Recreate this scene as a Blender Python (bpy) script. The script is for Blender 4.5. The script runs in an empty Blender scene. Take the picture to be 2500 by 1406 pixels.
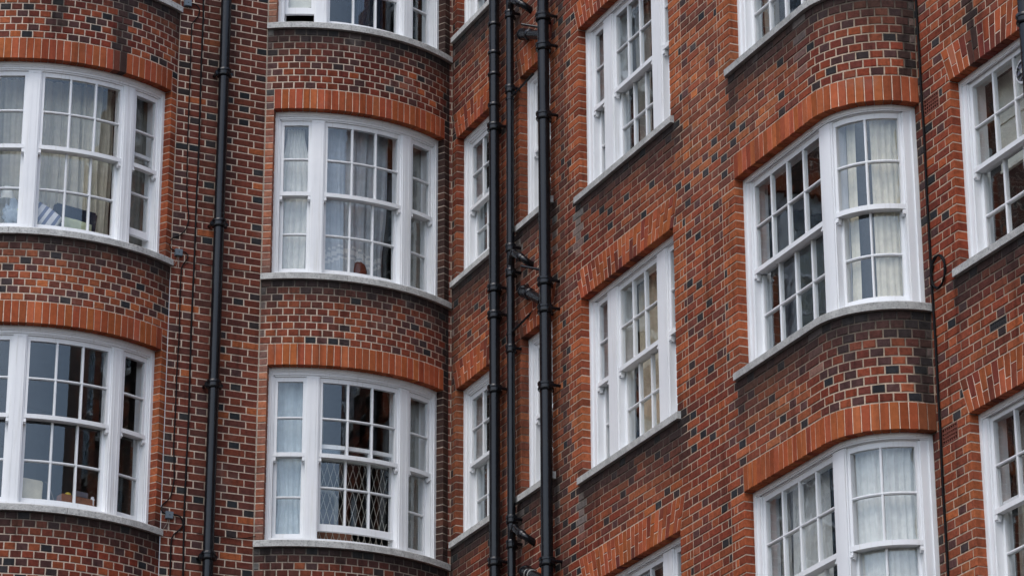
import bpy, math, random
from mathutils import Vector, Matrix

# ------------------------------------------------------------------ camera, world, sun, exposure
C = bpy.context.scene.collection
SC = bpy.context.scene
CAM = Vector((-11.773, -27.900, -8.848))
PITCH, ROLL, YAW, FPX = 0.3736, -0.0035, 0.4198, 7726.17
fw = Vector((math.sin(YAW)*math.cos(PITCH), math.cos(YAW)*math.cos(PITCH), math.sin(PITCH)))
rt = Vector((math.cos(YAW), -math.sin(YAW), 0.0))
up = rt.cross(fw)
RT = rt*math.cos(ROLL) + up*math.sin(ROLL)
UP = -rt*math.sin(ROLL) + up*math.cos(ROLL)
cam = bpy.data.objects.new('camera', bpy.data.cameras.new('camera'))
C.objects.link(cam)
cam.matrix_world = Matrix(((RT.x, UP.x, -fw.x, CAM.x), (RT.y, UP.y, -fw.y, CAM.y), (RT.z, UP.z, -fw.z, CAM.z), (0, 0, 0, 1)))
cam.data.sensor_width = 36.0
cam.data.lens = FPX/2500*36.0
cam.data.clip_start = 0.5
cam.data.clip_end = 3000
SC.camera = cam

SUN_EL, SUN_AZ = math.radians(58), math.radians(232)      # azimuth clockwise from +Y
world = bpy.data.worlds.new('World'); SC.world = world; world.use_nodes = True
wn = world.node_tree; wn.nodes.clear()
wo = wn.nodes.new('ShaderNodeOutputWorld'); bg = wn.nodes.new('ShaderNodeBackground')
sky = wn.nodes.new('ShaderNodeTexSky'); sky.sky_type = 'NISHITA'; sky.sun_disc = False
sky.sun_elevation = SUN_EL; sky.sun_rotation = SUN_AZ
sky.air_density = 1.0; sky.dust_density = 2.0; sky.ozone_density = 1.0
hs = wn.nodes.new('ShaderNodeHueSaturation'); hs.inputs['Saturation'].default_value = 0.75
wn.links.new(sky.outputs[0], hs.inputs['Color']); wn.links.new(hs.outputs[0], bg.inputs[0])
bg.inputs[1].default_value = 0.15
wn.links.new(bg.outputs[0], wo.inputs[0])
sl = bpy.data.lights.new('sun', 'SUN'); sl.energy = 0.6; sl.angle = math.radians(35); sl.color = (1.0, 0.98, 0.95)
so = bpy.data.objects.new('sun', sl); C.objects.link(so)
sd = Vector((math.sin(SUN_AZ)*math.cos(SUN_EL), math.cos(SUN_AZ)*math.cos(SUN_EL), math.sin(SUN_EL)))
so.rotation_euler = sd.to_track_quat('Z', 'Y').to_euler()
SC.view_settings.view_transform = 'Standard'; SC.view_settings.look = 'None'
SC.view_settings.exposure = 0.80; SC.view_settings.gamma = 1.0
SC.view_settings.use_curve_mapping = False
SC.render.engine = 'CYCLES'
SC.cycles.max_bounces = 8; SC.cycles.transparent_max_bounces = 16
SC.cycles.caustics_reflective = False; SC.cycles.caustics_refractive = False
SC.cycles.sample_clamp_indirect = 4.0

def pix(p):
    d = Vector(p) - CAM; w = d.dot(fw)
    return 1250 + FPX*d.dot(RT)/w, 703 - FPX*d.dot(UP)/w

random.seed(7)
R = random.Random(11)

# ------------------------------------------------------------------ materials
def newmat(name):
    m = bpy.data.materials.new(name); m.use_nodes = True
    nt = m.node_tree; nt.nodes.clear()
    out = nt.nodes.new('ShaderNodeOutputMaterial'); b = nt.nodes.new('ShaderNodeBsdfPrincipled')
    nt.links.new(b.outputs[0], out.inputs[0])
    return m, nt, b
def noise(nt, scale, detail=3, rough=0.6, vec=None):
    n = nt.nodes.new('ShaderNodeTexNoise'); n.inputs['Scale'].default_value = scale
    n.inputs['Detail'].default_value = detail; n.inputs['Roughness'].default_value = rough
    if vec is None:
        tc = nt.nodes.get('TC') or nt.nodes.new('ShaderNodeNewGeometry'); tc.name = 'TC'
        vec = tc.outputs['Position']
    nt.links.new(vec, n.inputs['Vector'])
    return n
def maprange(nt, src, a, b, c, d):
    r = nt.nodes.new('ShaderNodeMapRange')
    for k, v in zip(('From Min', 'From Max', 'To Min', 'To Max'), (a, b, c, d)): r.inputs[k].default_value = v
    nt.links.new(src, r.inputs['Value']); return r.outputs['Result']
def mulcol(nt, col, fac):
    m = nt.nodes.new('ShaderNodeVectorMath'); m.operation = 'SCALE'
    nt.links.new(col, m.inputs[0]); nt.links.new(fac, m.inputs['Scale']); return m.outputs[0]
def mixcol(nt, fac, a, b):
    m = nt.nodes.new('ShaderNodeMix'); m.data_type = 'RGBA'
    if isinstance(fac, float): m.inputs[0].default_value = fac
    else: nt.links.new(fac, m.inputs[0])
    for i, c in ((6, a), (7, b)):
        if isinstance(c, tuple): m.inputs[i].default_value = (*c, 1)
        else: nt.links.new(c, m.inputs[i])
    return m.outputs[2]
def bump(nt, b, h, dist, strength=0.6):
    n = nt.nodes.new('ShaderNodeBump'); n.inputs['Distance'].default_value = dist; n.inputs['Strength'].default_value = strength
    nt.links.new(h, n.inputs['Height']); nt.links.new(n.outputs[0], b.inputs['Normal'])

def m_attr(name, lo, hi, scale, rough, bd, big=True):
    m, nt, b = newmat(name)
    at = nt.nodes.new('ShaderNodeAttribute'); at.attribute_name = 'tone'
    n = noise(nt, scale, 4, 0.7)
    c = mulcol(nt, at.outputs['Color'], maprange(nt, n.outputs['Fac'], 0.3, 0.7, lo, hi))
    if big:
        n2 = noise(nt, 1.7, 3)
        c = mulcol(nt, c, maprange(nt, n2.outputs['Fac'], 0.35, 0.65, 0.86, 1.1))
        # small pale scuffs and lime specks
        n3 = noise(nt, 95, 2, 0.5)
        c = mixcol(nt, maprange(nt, n3.outputs['Fac'], 0.72, 0.78, 0.0, 0.25), c, (0.42, 0.36, 0.30))
    # thin run-off marks down the wall
    mp = nt.nodes.new('ShaderNodeMapping'); mp.inputs['Scale'].default_value = (9, 9, 0.55)
    nt.links.new(nt.nodes['TC'].outputs['Position'], mp.inputs[0])
    n5 = noise(nt, 1.0, 5, 0.65, mp.outputs[0])
    c = mulcol(nt, c, maprange(nt, n5.outputs['Fac'], 0.54, 0.70, 1.04, 0.62))
    n6 = noise(nt, 2.3, 4, 0.6)
    c = mixcol(nt, maprange(nt, n6.outputs['Fac'], 0.62, 0.74, 0.0, 0.16), c, (0.34, 0.31, 0.28))
    nt.links.new(c, b.inputs['Base Color']); b.inputs['Roughness'].default_value = rough
    b.inputs['Specular IOR Level'].default_value = 0.12
    n4 = noise(nt, 160, 3)
    bump(nt, b, n4.outputs['Fac'], bd)
    return m
M = {}
M['brick'] = m_attr('brick_clay', 0.66, 1.34, 26, 0.85, 0.003)
M['arch'] = m_attr('rubbed_brick_clay', 0.84, 1.16, 22, 0.85, 0.0015)
M['mortar'] = m_attr('lime_mortar', 0.72, 1.2, 30, 0.95, 0.004, False)

def simple(name, col, rough=0.6, var=0.1, scale=8, metallic=0, bd=0, spec=0.5, coat=0):
    m, nt, b = newmat(name)
    rgb = nt.nodes.new('ShaderNodeRGB'); rgb.outputs[0].default_value = (*col, 1)
    n = noise(nt, scale, 4)
    c = mulcol(nt, rgb.outputs[0], maprange(nt, n.outputs['Fac'], 0.3, 0.7, 1-var, 1+var))
    nt.links.new(c, b.inputs['Base Color']); b.inputs['Roughness'].default_value = rough
    b.inputs['Metallic'].default_value = metallic; b.inputs['Specular IOR Level'].default_value = spec
    b.inputs['Coat Weight'].default_value = coat
    if bd: bump(nt, b, noise(nt, 60, 4).outputs['Fac'], bd)
    return m
def m_stone():
    m, nt, b = newmat('weathered_stone')
    at = nt.nodes.new('ShaderNodeAttribute'); at.attribute_name = 'tone'
    n = noise(nt, 9, 5, 0.7); n2 = noise(nt, 55, 4, 0.7)
    c = mulcol(nt, at.outputs['Color'], maprange(nt, n.outputs['Fac'], 0.35, 0.65, 0.74, 1.14))
    c = mixcol(nt, maprange(nt, n2.outputs['Fac'], 0.50, 0.66, 0.0, 0.65), c, (0.13, 0.135, 0.14))
    nt.links.new(c, b.inputs['Base Color']); b.inputs['Roughness'].default_value = 0.9
    bump(nt, b, n2.outputs['Fac'], 0.003); return m
M['stone'] = m_stone()
def m_paint():
    m, nt, b = newmat('white_gloss_paint')
    n = noise(nt, 2.2, 4); 
    mp = nt.nodes.new('ShaderNodeMapping'); mp.inputs['Scale'].default_value = (40, 40, 1.5)
    nt.links.new(nt.nodes['TC'].outputs['Position'], mp.inputs[0])
    n2 = noise(nt, 1.0, 4, 0.6, mp.outputs[0])
    c = mixcol(nt, maprange(nt, n.outputs['Fac'], 0.3, 0.75, 0.0, 1.0), (0.80, 0.81, 0.82), (0.72, 0.74, 0.76))
    c = mixcol(nt, maprange(nt, n2.outputs['Fac'], 0.56, 0.78, 0.0, 0.55), c, (0.52, 0.51, 0.46))
    nt.links.new(c, b.inputs['Base Color']); b.inputs['Roughness'].default_value = 0.5
    bump(nt, b, n2.outputs['Fac'], 0.002, 0.4); return m
M['white'] = m_paint()
M['oldwhite'] = simple('aged_cream_paint', (0.52, 0.50, 0.42), 0.6, 0.12)
def m_iron():
    m, nt, b = newmat('black_gloss_iron')
    n = noise(nt, 30, 4); n2 = noise(nt, 5, 3)
    c = mixcol(nt, maprange(nt, n2.outputs['Fac'], 0.45, 0.75, 0.0, 0.5), (0.004, 0.005, 0.007), (0.012, 0.012, 0.012))
    nt.links.new(c, b.inputs['Base Color'])
    r = maprange(nt, n.outputs['Fac'], 0.3, 0.7, 0.12, 0.26); nt.links.new(r, b.inputs['Roughness'])
    b.inputs['Specular IOR Level'].default_value = 0.38
    bump(nt, b, n.outputs['Fac'], 0.004, 0.5); return m
M['iron'] = m_iron()
M['cable'] = simple('black_cable', (0.005, 0.005, 0.006), 0.7, spec=0.15)
M['boxgrey'] = simple('grey_plastic', (0.10, 0.13, 0.16), 0.5)
M['wire'] = simple('pale_wire', (0.25, 0.22, 0.19), 0.6)
M['terra'] = simple('terracotta', (0.16, 0.045, 0.028), 0.85, 0.2, 20)
M['vent_dark'] = simple('blackened_iron', (0.02, 0.02, 0.021), 0.7)
M['hole'] = simple('dark_cavity', (0.006, 0.005, 0.005), 0.9)
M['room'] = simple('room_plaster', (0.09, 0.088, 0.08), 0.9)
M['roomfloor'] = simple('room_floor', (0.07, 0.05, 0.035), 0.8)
M['ground'] = simple('asphalt', (0.06, 0.06, 0.06), 0.9, 0.2, 3)
M['roof'] = simple('slate', (0.07, 0.075, 0.085), 0.7)

def m_glass():
    m = bpy.data.materials.new('old_window_glass'); m.use_nodes = True; nt = m.node_tree; nt.nodes.clear()
    out = nt.nodes.new('ShaderNodeOutputMaterial'); mix = nt.nodes.new('ShaderNodeMixShader')
    tr = nt.nodes.new('ShaderNodeBsdfTransparent'); tr.inputs[0].default_value = (0.985, 0.99, 0.99, 1)
    gl = nt.nodes.new('ShaderNodeBsdfGlossy'); gl.inputs['Roughness'].default_value = 0.015
    gl.inputs['Color'].default_value = (0.84, 0.94, 1, 1)
    ge = nt.nodes.new('ShaderNodeNewGeometry'); ge.name = 'TC'
    ior = maprange(nt, ge.outputs['Backfacing'], 0, 1, 1.46, 1/1.46)
    fr = nt.nodes.new('ShaderNodeFresnel'); nt.links.new(ior, fr.inputs['IOR'])
    n = noise(nt, 3.5, 2, 0.5)
    bp = nt.nodes.new('ShaderNodeBump'); bp.inputs['Distance'].default_value = 0.004; bp.inputs['Strength'].default_value = 0.5
    nt.links.new(n.outputs['Fac'], bp.inputs['Height']); nt.links.new(bp.outputs[0], gl.inputs['Normal'])
    f = maprange(nt, fr.outputs[0], 0, 1, 0.015, 1.0)
    nt.links.new(f, mix.inputs[0]); nt.links.new(tr.outputs[0], mix.inputs[1]); nt.links.new(gl.outputs[0], mix.inputs[2])
    nt.links.new(mix.outputs[0], out.inputs[0]); return m
M['glass'] = m_glass()
def m_cloth(name, col, trans=0.3, stripes=None):
    m, nt, b = newmat(name)
    out = [n for n in nt.nodes if n.type == 'OUTPUT_MATERIAL'][0]
    n = noise(nt, 12, 3)
    rgb = nt.nodes.new('ShaderNodeRGB'); rgb.outputs[0].default_value = (*col, 1)
    c = mulcol(nt, rgb.outputs[0], maprange(nt, n.outputs['Fac'], 0.3, 0.7, 0.88, 1.08))
    if stripes:
        at = nt.nodes.new('ShaderNodeAttribute'); at.attribute_name = 'tone'
        c = mixcol(nt, maprange(nt, at.outputs['Fac'], 0.4, 0.6, 0, 1), c, stripes)
    nt.links.new(c, b.inputs['Base Color']); b.inputs['Roughness'].default_value = 0.9
    b.inputs['Specular IOR Level'].default_value = 0.1
    t = nt.nodes.new('ShaderNodeBsdfTranslucent'); nt.links.new(c, t.inputs[0])
    mx = nt.nodes.new('ShaderNodeMixShader'); mx.inputs[0].default_value = trans
    nt.links.new(b.outputs[0], mx.inputs[1]); nt.links.new(t.outputs[0], mx.inputs[2]); nt.links.new(mx.outputs[0], out.inputs[0])
    return m
M['cur_cream'] = m_cloth('cream_curtain', (0.86, 0.81, 0.66))
M['cur_white'] = m_cloth('white_curtain', (0.88, 0.88, 0.82))
M['cur_net'] = m_cloth('net_curtain', (0.52, 0.56, 0.60), 0.2, (0.75, 0.76, 0.76))
M['cur_blue'] = m_cloth('pale_blue_curtain', (0.66, 0.75, 0.78))
M['cur_grey'] = m_cloth('grey_curtain', (0.40, 0.385, 0.34))
M['cur_beige'] = m_cloth('beige_curtain', (0.80, 0.70, 0.52))
M['cl_grey'] = m_cloth('grey_cloth', (0.30, 0.36, 0.42), 0.0)
M['cl_lime'] = m_cloth('lime_cloth', (0.50, 0.62, 0.04), 0.0)
M['cl_dark'] = m_cloth('dark_blue_fabric', (0.025, 0.032, 0.05), 0.0)
M['cl_strip'] = m_cloth('striped_fabric', (0.72, 0.72, 0.74), 0.0, (0.16, 0.19, 0.30))
M['cl_green'] = m_cloth('pale_green_fabric', (0.46, 0.50, 0.34), 0.0)
M['cl_brown'] = m_cloth('red_brown_fabric', (0.11, 0.03, 0.018), 0.0)
M['bag'] = m_cloth('cream_bag', (0.60, 0.55, 0.42), 0.1)
M['cardbd'] = simple('brown_cardboard', (0.22, 0.09, 0.05), 0.8)
M['greybox'] = simple('slate_plastic', (0.11, 0.11, 0.14), 0.5)
M['yellow'] = simple('yellow_skin', (0.55, 0.42, 0.04), 0.5)
M['blackpl'] = simple('black_plastic', (0.02, 0.02, 0.02), 0.45)
M['palepl'] = simple('pale_plastic', (0.42, 0.43, 0.40), 0.5)
M['metalw'] = simple('cream_metal', (0.38, 0.37, 0.32), 0.5)
M['orange'] = simple('orange_plastic', (0.60, 0.10, 0.02), 0.5)
M['blind'] = simple('pale_blind', (0.60, 0.60, 0.52), 0.8)
M['steel'] = simple('white_tube', (0.75, 0.77, 0.8), 0.4)
def m_brickwall(nm, c1, c2, cm):
    m, nt, b = newmat(nm)
    tc = nt.nodes.new('ShaderNodeNewGeometry'); tc.name = 'TC'
    sep = nt.nodes.new('ShaderNodeSeparateXYZ'); nt.links.new(tc.outputs['Position'], sep.inputs[0])
    ad = nt.nodes.new('ShaderNodeMath'); ad.operation = 'ADD'; nt.links.new(sep.outputs[0], ad.inputs[0]); nt.links.new(sep.outputs[1], ad.inputs[1])
    cb = nt.nodes.new('ShaderNodeCombineXYZ'); nt.links.new(ad.outputs[0], cb.inputs[0]); nt.links.new(sep.outputs[2], cb.inputs[1])
    br = nt.nodes.new('ShaderNodeTexBrick'); nt.links.new(cb.outputs[0], br.inputs['Vector'])
    br.inputs['Scale'].default_value = 1.0; br.inputs['Brick Width'].default_value = 0.23; br.inputs['Row Height'].default_value = 0.0751
    br.inputs['Mortar Size'].default_value = 0.006
    br.inputs['Color1'].default_value = (*c1, 1); br.inputs['Color2'].default_value = (*c2, 1); br.inputs['Mortar'].default_value = (*cm, 1)
    nt.links.new(br.outputs[0], b.inputs['Base Color']); b.inputs['Roughness'].default_value = 0.9
    return m
M['far_brick'] = m_brickwall('distant_brick', (0.19, 0.047, 0.028), (0.11, 0.035, 0.025), (0.40, 0.32, 0.25))
M['sooty_brick'] = m_brickwall('sooty_brick', (0.085, 0.036, 0.028), (0.06, 0.032, 0.028), (0.16, 0.14, 0.12))

# ------------------------------------------------------------------ mesh helpers
class MB:
    def __init__(s): s.v = []; s.f = []; s.c = []; s.mi = []
    def quad(s, a, b, c, d, col=(1, 1, 1), mi=0):
        n = len(s.v); s.v += [a, b, c, d]; s.f.append((n, n+1, n+2, n+3)); s.c.append(col); s.mi.append(mi)
    def poly(s, pts, faces, col=(1, 1, 1), mi=0):
        n = len(s.v); s.v += pts
        for f in faces: s.f.append(tuple(n+i for i in f)); s.c.append(col); s.mi.append(mi)
    def build(s, name, mats, parent=None, smooth=False):
        me = bpy.data.meshes.new(name); me.from_pydata([tuple(p) for p in s.v], [], s.f)
        for m in (mats if isinstance(mats, list) else [mats]): me.materials.append(m)
        if any(s.mi): me.polygons.foreach_set('material_index', s.mi)
        at = me.color_attributes.new('tone', 'FLOAT_COLOR', 'CORNER')
        buf = []
        for f, c in zip(s.f, s.c):
            if isinstance(c, list):
                for q in c: buf += [*q, 1.0]
            else: buf += [c[0], c[1], c[2], 1.0]*len(f)
        at.data.foreach_set('color', buf)
        if smooth: me.polygons.foreach_set('use_smooth', [True]*len(s.f))
        me.update()
        o = bpy.data.objects.new(name, me); C.objects.link(o)
        if parent is not None: o.parent = parent
        return o
def empty(name, loc=(0, 0, 0), parent=None):
    o = bpy.data.objects.new(name, None); C.objects.link(o); o.location = loc; o.empty_display_size = 0.2
    if parent is not None: o.parent = parent
    return o
def tag(o, label=None, cat=None, group=None, kind=None):
    if label: o['label'] = label
    if cat: o['category'] = cat
    if group: o['group'] = group
    if kind: o['kind'] = kind
    return o

# ------------------------------------------------------------------ wall paths:  u along, d inward, z up
CO = 0.07509          # one brick course
H = 37*CO             # storey height
RB, YC = 1.865, 1.56
class Bow:
    def __init__(s, cx): s.cx = cx
    def P(s, u, d):
        t = u/RB; return (s.cx + (RB-d)*math.sin(t), YC - (RB-d)*math.cos(t))
    def segs(s, a, b): return max(1, int(math.ceil(abs(b-a)/0.09)))
class FlatA:
    def P(s, u, d): return (u, d)
    def segs(s, a, b): return 1
AR, AY = 0.65, 7.46
UE = AY + AR*math.pi/2
class PathB:
    def P(s, u, d):
        if u <= AY: return (d, -u)
        t = (u-AY)/AR; return (AR-(AR-d)*math.cos(t), -AY-(AR-d)*math.sin(t))
    def segs(s, a, b):
        return 1 if b <= AY+1e-6 else max(1, int(math.ceil((b-max(a, AY))/0.055)) + (1 if a < AY-1e-3 else 0))
class PathC:
    def P(s, u, d): return (AR+d, -u)
    def segs(s, a, b): return 1
bow1, bow2, fa, pb, pc = Bow(-4.035), Bow(-1.05), FlatA(), PathB(), PathC()
def p3(path, u, z, d): x, y = path.P(u, d); return (x, y, z)
def useq(path, a, b):
    n = path.segs(a, b)
    if isinstance(path, PathB) and a < AY-1e-3 and b > AY+1e-3:
        k = n-1; return [a] + [AY + (b-AY)*i/k for i in range(k+1)]
    return [a + (b-a)*i/n for i in range(n+1)]

def cbox(mb, path, u0, u1, z0, z1, d0, d1, col=(1, 1, 1), caps=True, mi=0):
    us = useq(path, u0, u1)
    for a, b in zip(us[:-1], us[1:]):
        f = [p3(path, a, z0, d0), p3(path, b, z0, d0), p3(path, b, z1, d0), p3(path, a, z1, d0)]
        k = [p3(path, a, z0, d1), p3(path, b, z0, d1), p3(path, b, z1, d1), p3(path, a, z1, d1)]
        mb.poly(f+k, [(0, 1, 2, 3), (5, 4, 7, 6), (3, 2, 6, 7), (4, 5, 1, 0)], col, mi)
    if caps:
        a, b = u0, u1
        mb.poly([p3(path, a, z0, d0), p3(path, a, z1, d0), p3(path, a, z1, d1), p3(path, a, z0, d1),
                 p3(path, b, z0, d0), p3(path, b, z1, d0), p3(path, b, z1, d1), p3(path, b, z0, d1)],
                [(0, 1, 2, 3), (4, 7, 6, 5)], col, mi)

def brickmesh(mb, path, ub0, ub1, ut0, ut1, z0, z1, depth, col, proud=0.0):
    """one brick: chamfered face, four sides; bottom edge ub0..ub1, top edge ut0..ut1"""
    c = 0.004; j = lambda: R.uniform(-0.0016, 0.0016)
    du, dz = c, c
    wv = (lambda u, z: 0.0035*(vn(u*2.3+31, round(z/0.07509)*1.7)-0.5)) if depth < 0.05 else (lambda u, z: 0.0)
    o = [(ub0+j(), z0+j()+wv(ub0, z0)), (ub1+j(), z0+j()+wv(ub1, z0)), (ut1+j(), z1+j()+wv(ut1, z1)), (ut0+j(), z1+j()+wv(ut0, z1))]
    tl = R.uniform(-0.0012, 0.0012); tz = R.uniform(-0.0012, 0.0012)
    inn = [(o[0][0]+du, o[0][1]+dz), (o[1][0]-du, o[1][1]+dz), (o[2][0]-du, o[2][1]-dz), (o[3][0]+du, o[3][1]-dz)]
    f = -proud
    pts = [p3(path, u, z, f + tl*(1 if i in (1, 2) else -1) + tz*(1 if i > 1 else -1)) for i, (u, z) in enumerate(inn)]
    pts += [p3(path, u, z, f+0.0035) for u, z in o]
    pts += [p3(path, u, z, depth) for u, z in o]
    mb.poly(pts, [(0, 1, 2, 3), (4, 5, 1, 0), (5, 6, 2, 1), (6, 7, 3, 2), (7, 4, 0, 3),
                  (8, 9, 5, 4), (9, 10, 6, 5), (10, 11, 7, 6), (11, 8, 4, 7)], col)

# ------------------------------------------------------------------ openings
class Op:
    def __init__(s, u0, u1, z0, z1, ah, style, sill): s.u0, s.u1, s.z0, s.z1, s.ah, s.style, s.sill = u0, u1, z0, z1, ah, style, sill
# style: 'soldier' or 'fan' ; sill = (su0, su1)
AHEAD, BHEAD = 25*CO, 24*CO
def bowop(k): return Op(-0.99, 0.99, k*H, k*H+AHEAD, 3, 'soldier', (-1.079, 1.079))
ops = {
 'bow1': [bowop(k) for k in (-1, 0, 1, 2)],
 'bow2': [bowop(k) for k in (-1, 0, 1, 2)],
 'flat': [],
 'B': [], 'C': []}
for k in (-1, 0, 1): ops['B'].append(Op(3.09, 5.0, k*H, k*H+BHEAD, 4, 'fan', (3.03, 5.06)))
for k in (-1, 0, 1): ops['B'].append(Op(6.15, UE-0.002, k*H, k*H+BHEAD, 3, 'soldier', (6.09, UE-0.004)))
for k in (0, 1, 2): ops['B'].append(Op(0.12, 1.17, k*H+3*CO, k*H+AHEAD, 4, 'fan', (0.03, 1.22)))
for k in (0, 1, 2): ops['B'].append(Op(1.725, 2.45, k*H+3*CO, k*H+AHEAD, 4, 'fan', (1.67, 2.5)))
for k in (-1, 0): ops['C'].append(Op(8.565, 9.69, k*H+2*CO, k*H+BHEAD, 4, 'fan', (8.50, 9.75)))
FAN = 0.105

# soot and stains (dirt with a shape of its own), darker corners, pipe shade put into the colour
def h2(a, b):
    x = math.sin(a*127.1 + b*311.7)*43758.5453; return x - math.floor(x)
def vn(x, y):
    xi, yi = math.floor(x), math.floor(y); fx, fy = x-xi, y-yi
    fx = fx*fx*(3-2*fx); fy = fy*fy*(3-2*fy)
    return (h2(xi, yi)*(1-fx)+h2(xi+1, yi)*fx)*(1-fy) + (h2(xi, yi+1)*(1-fx)+h2(xi+1, yi+1)*fx)*fy
STREAKS = {'bow1': [(-0.305, 7.5, 4.93, 0.060, 'd'), (0.345, 7.5, 4.62, 0.062, 'd')], 'C': [(8.62, 2.8, 1.95, .05, 'l'), (8.93, 2.8, 1.8, 0.055, 'd'), (9.3, 2.8, 2.2, .05, 'd')],
           'B': [(7.40, 0.0, -0.45, 0.03, 'l'), (7.36, 2.78, 2.2, 0.03, 'l'), (8.40, 0.0, -0.9, 0.06, 'd'), (8.40, 2.78, 1.95, .05, 'd')],
           'bow2': [(-1.06, 9, -3, 0.04, 'g'), (1.06, 9, -3, 0.05, 'd')], 'flat': []}
def soot_and_pipe_shade(wall, u, z):
    s = 0.0
    for o in ops[wall]:
        a, b = o.sill
        dz = o.z0 - z
        if -0.02 < dz < 0.6 and a-0.06 < u < b+0.06:
            n = vn(u*4+o.z0*7, z*1.5+3)*0.6 + vn(u*13, z*5+o.z0)*0.5
            reach = (0.10 + 0.20*n) if wall.startswith('bow') else (0.16 + 0.30*n)
            e = min(abs(u-a), abs(u-b))
            if e < 0.14: reach += 0.16*(1-e/0.14)
            s = max(s, math.exp(-(dz/reach)**2)*0.93)
        # grime low on the jambs just above the sill
        if 0 < z-o.z0 < 0.30 and (abs(u-o.u0) < 0.12 or abs(u-o.u1) < 0.12):
            s = max(s, 0.8*(1-(z-o.z0)/0.30)*(0.5+vn(z*20, u)))
    for (su, zt, zb, w, kd) in STREAKS.get(wall, []):
        if kd in 'd' and zb < z < zt:
            q = abs(u-su + 0.015*math.sin(z*9))/w
            if q < 1.3: s = max(s, 0.9*(1-max(0, q-0.7))*min(1, (z-zb)/0.15+0.3))
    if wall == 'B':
        for pu in (1.40, 1.74, 2.66):  # dark staining plus painted shade on the wall beside the three pipes
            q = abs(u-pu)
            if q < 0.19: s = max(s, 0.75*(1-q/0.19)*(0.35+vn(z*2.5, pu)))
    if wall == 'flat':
        q = abs(u+2.562)  # dark staining plus painted shade on both sides of the left pipe
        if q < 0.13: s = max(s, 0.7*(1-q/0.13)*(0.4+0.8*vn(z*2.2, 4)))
    if wall == 'B' and u < 0.35: s = max(s, 0.55*(1-u/0.35)*vn(z*3, 1.0)*1.3)  # darker towards the inner corner
    if wall == 'bow2' and u > 0.8: s = max(s, 0.5*(u-0.8)/0.28*vn(z*2.3, 5.0)*1.3)  # bay darkens towards its end at the same corner
    if wall == 'C' and u < 8.2: s = max(s, 0.4)  # even darker band next to the rounded corner
    return min(s, 0.95)
def limy(wall, u, z):
    s = 0
    for (su, zt, zb, w, kd) in STREAKS.get(wall, []):
        if kd in 'lg' and zb < z < zt:
            q = abs(u-su)/w
            if q < 1: s = max(s, 0.32*(1-q*q)*(0.3+vn(z*6, u)))
    # pale run-off below each sill end
    for o in ops[wall]:
        for e in o.sill:
            dz = o.z0-z
            if 0.05 < dz < 0.55 and abs(u-e) < 0.03 and wall in ('B', 'C'): s = max(s, 0.45*vn(z*8, e))
    return s
def stain_and_shade(col, wall, u, z):
    s = soot_and_pipe_shade(wall, u, z); l = limy(wall, u, z)
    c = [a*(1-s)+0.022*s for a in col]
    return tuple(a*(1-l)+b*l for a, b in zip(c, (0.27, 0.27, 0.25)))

PAL = {
 'flat': [(0.135, 0.036, 0.026), (0.165, 0.043, 0.028), (0.115, 0.038, 0.03), (0.19, 0.05, 0.03)],
 'bow1': [(0.23, 0.052, 0.03), (0.17, 0.040, 0.028), (0.28, 0.072, 0.036), (0.14, 0.042, 0.032), (0.31, 0.085, 0.04)],
 'bow2': [(0.20, 0.046, 0.028), (0.16, 0.038, 0.027), (0.25, 0.062, 0.032), (0.12, 0.038, 0.03)],
 'B': [(0.27, 0.070, 0.036), (0.23, 0.055, 0.032), (0.19, 0.052, 0.034), (0.30, 0.088, 0.043), (0.155, 0.050, 0.038)],
 'C': [(0.27, 0.068, 0.036), (0.21, 0.052, 0.03), (0.18, 0.048, 0.032), (0.30, 0.085, 0.04)]}
DARKP = {'flat': 0.17, 'bow1': 0.07, 'bow2': 0.065, 'B': 0.15, 'C': 0.12}
def tone(wall, header, quoin, u, z):
    r = R.random()
    if quoin:
        c = R.choice([(0.34, 0.090, 0.040), (0.30, 0.075, 0.036), (0.38, 0.105, 0.045), (0.24, 0.06, 0.033)])
    elif header and r < (0.07 if wall == 'B' and u > AY else DARKP[wall]):
        c = R.choice([(0.030, 0.031, 0.035), (0.042, 0.038, 0.040), (0.05, 0.036, 0.036)])
    elif r > 0.975: c = (0.37, 0.10, 0.04)
    elif header and r < DARKP[wall]+0.12: c = (0.095, 0.045, 0.042)
    else: c = R.choice(PAL[wall])
    k = R.uniform(0.85, 1.15)*(0.86 if c[0] > 0.1 else 0.8)
    # drifts of lighter and darker firing, batches of brick a metre or so across
    dr = vn(u*0.9+7, z*0.7+u*0.2) - 0.5; dk = 1 + 0.42*dr
    fine = vn(u*3.1, z*2.3+9) - 0.5
    k *= dk*(1+0.25*fine)*(1.10 if wall in ('B', 'C') else 1.0)
    if wall == 'flat' and not quoin: c = (c[0]*k*0.92, c[1]*k, c[2]*k)
    elif c[0] > 0.1: c = (c[0]*k*0.93, c[1]*k*(0.93+0.35*dr), c[2]*k*(0.88+0.25*dr))
    else: c = tuple(a*k for a in c)
    return stain_and_shade(c, wall, u, z)

# ------------------------------------------------------------------ the building
building = empty('apartment_building', (-1.0, -3.0, -10.4))
tag(building, 'red brick mansion block with white sash windows and rounded bays', 'building')
bpy.context.view_layer.update()
def loc(o):     # keep world coordinates under the building's base point
    o.matrix_parent_inverse = Matrix.Translation(-building.location)
def bpart(mb, name, mat, smooth=False):
    o = mb.build(name, mat, building, smooth); loc(o); return o

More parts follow.
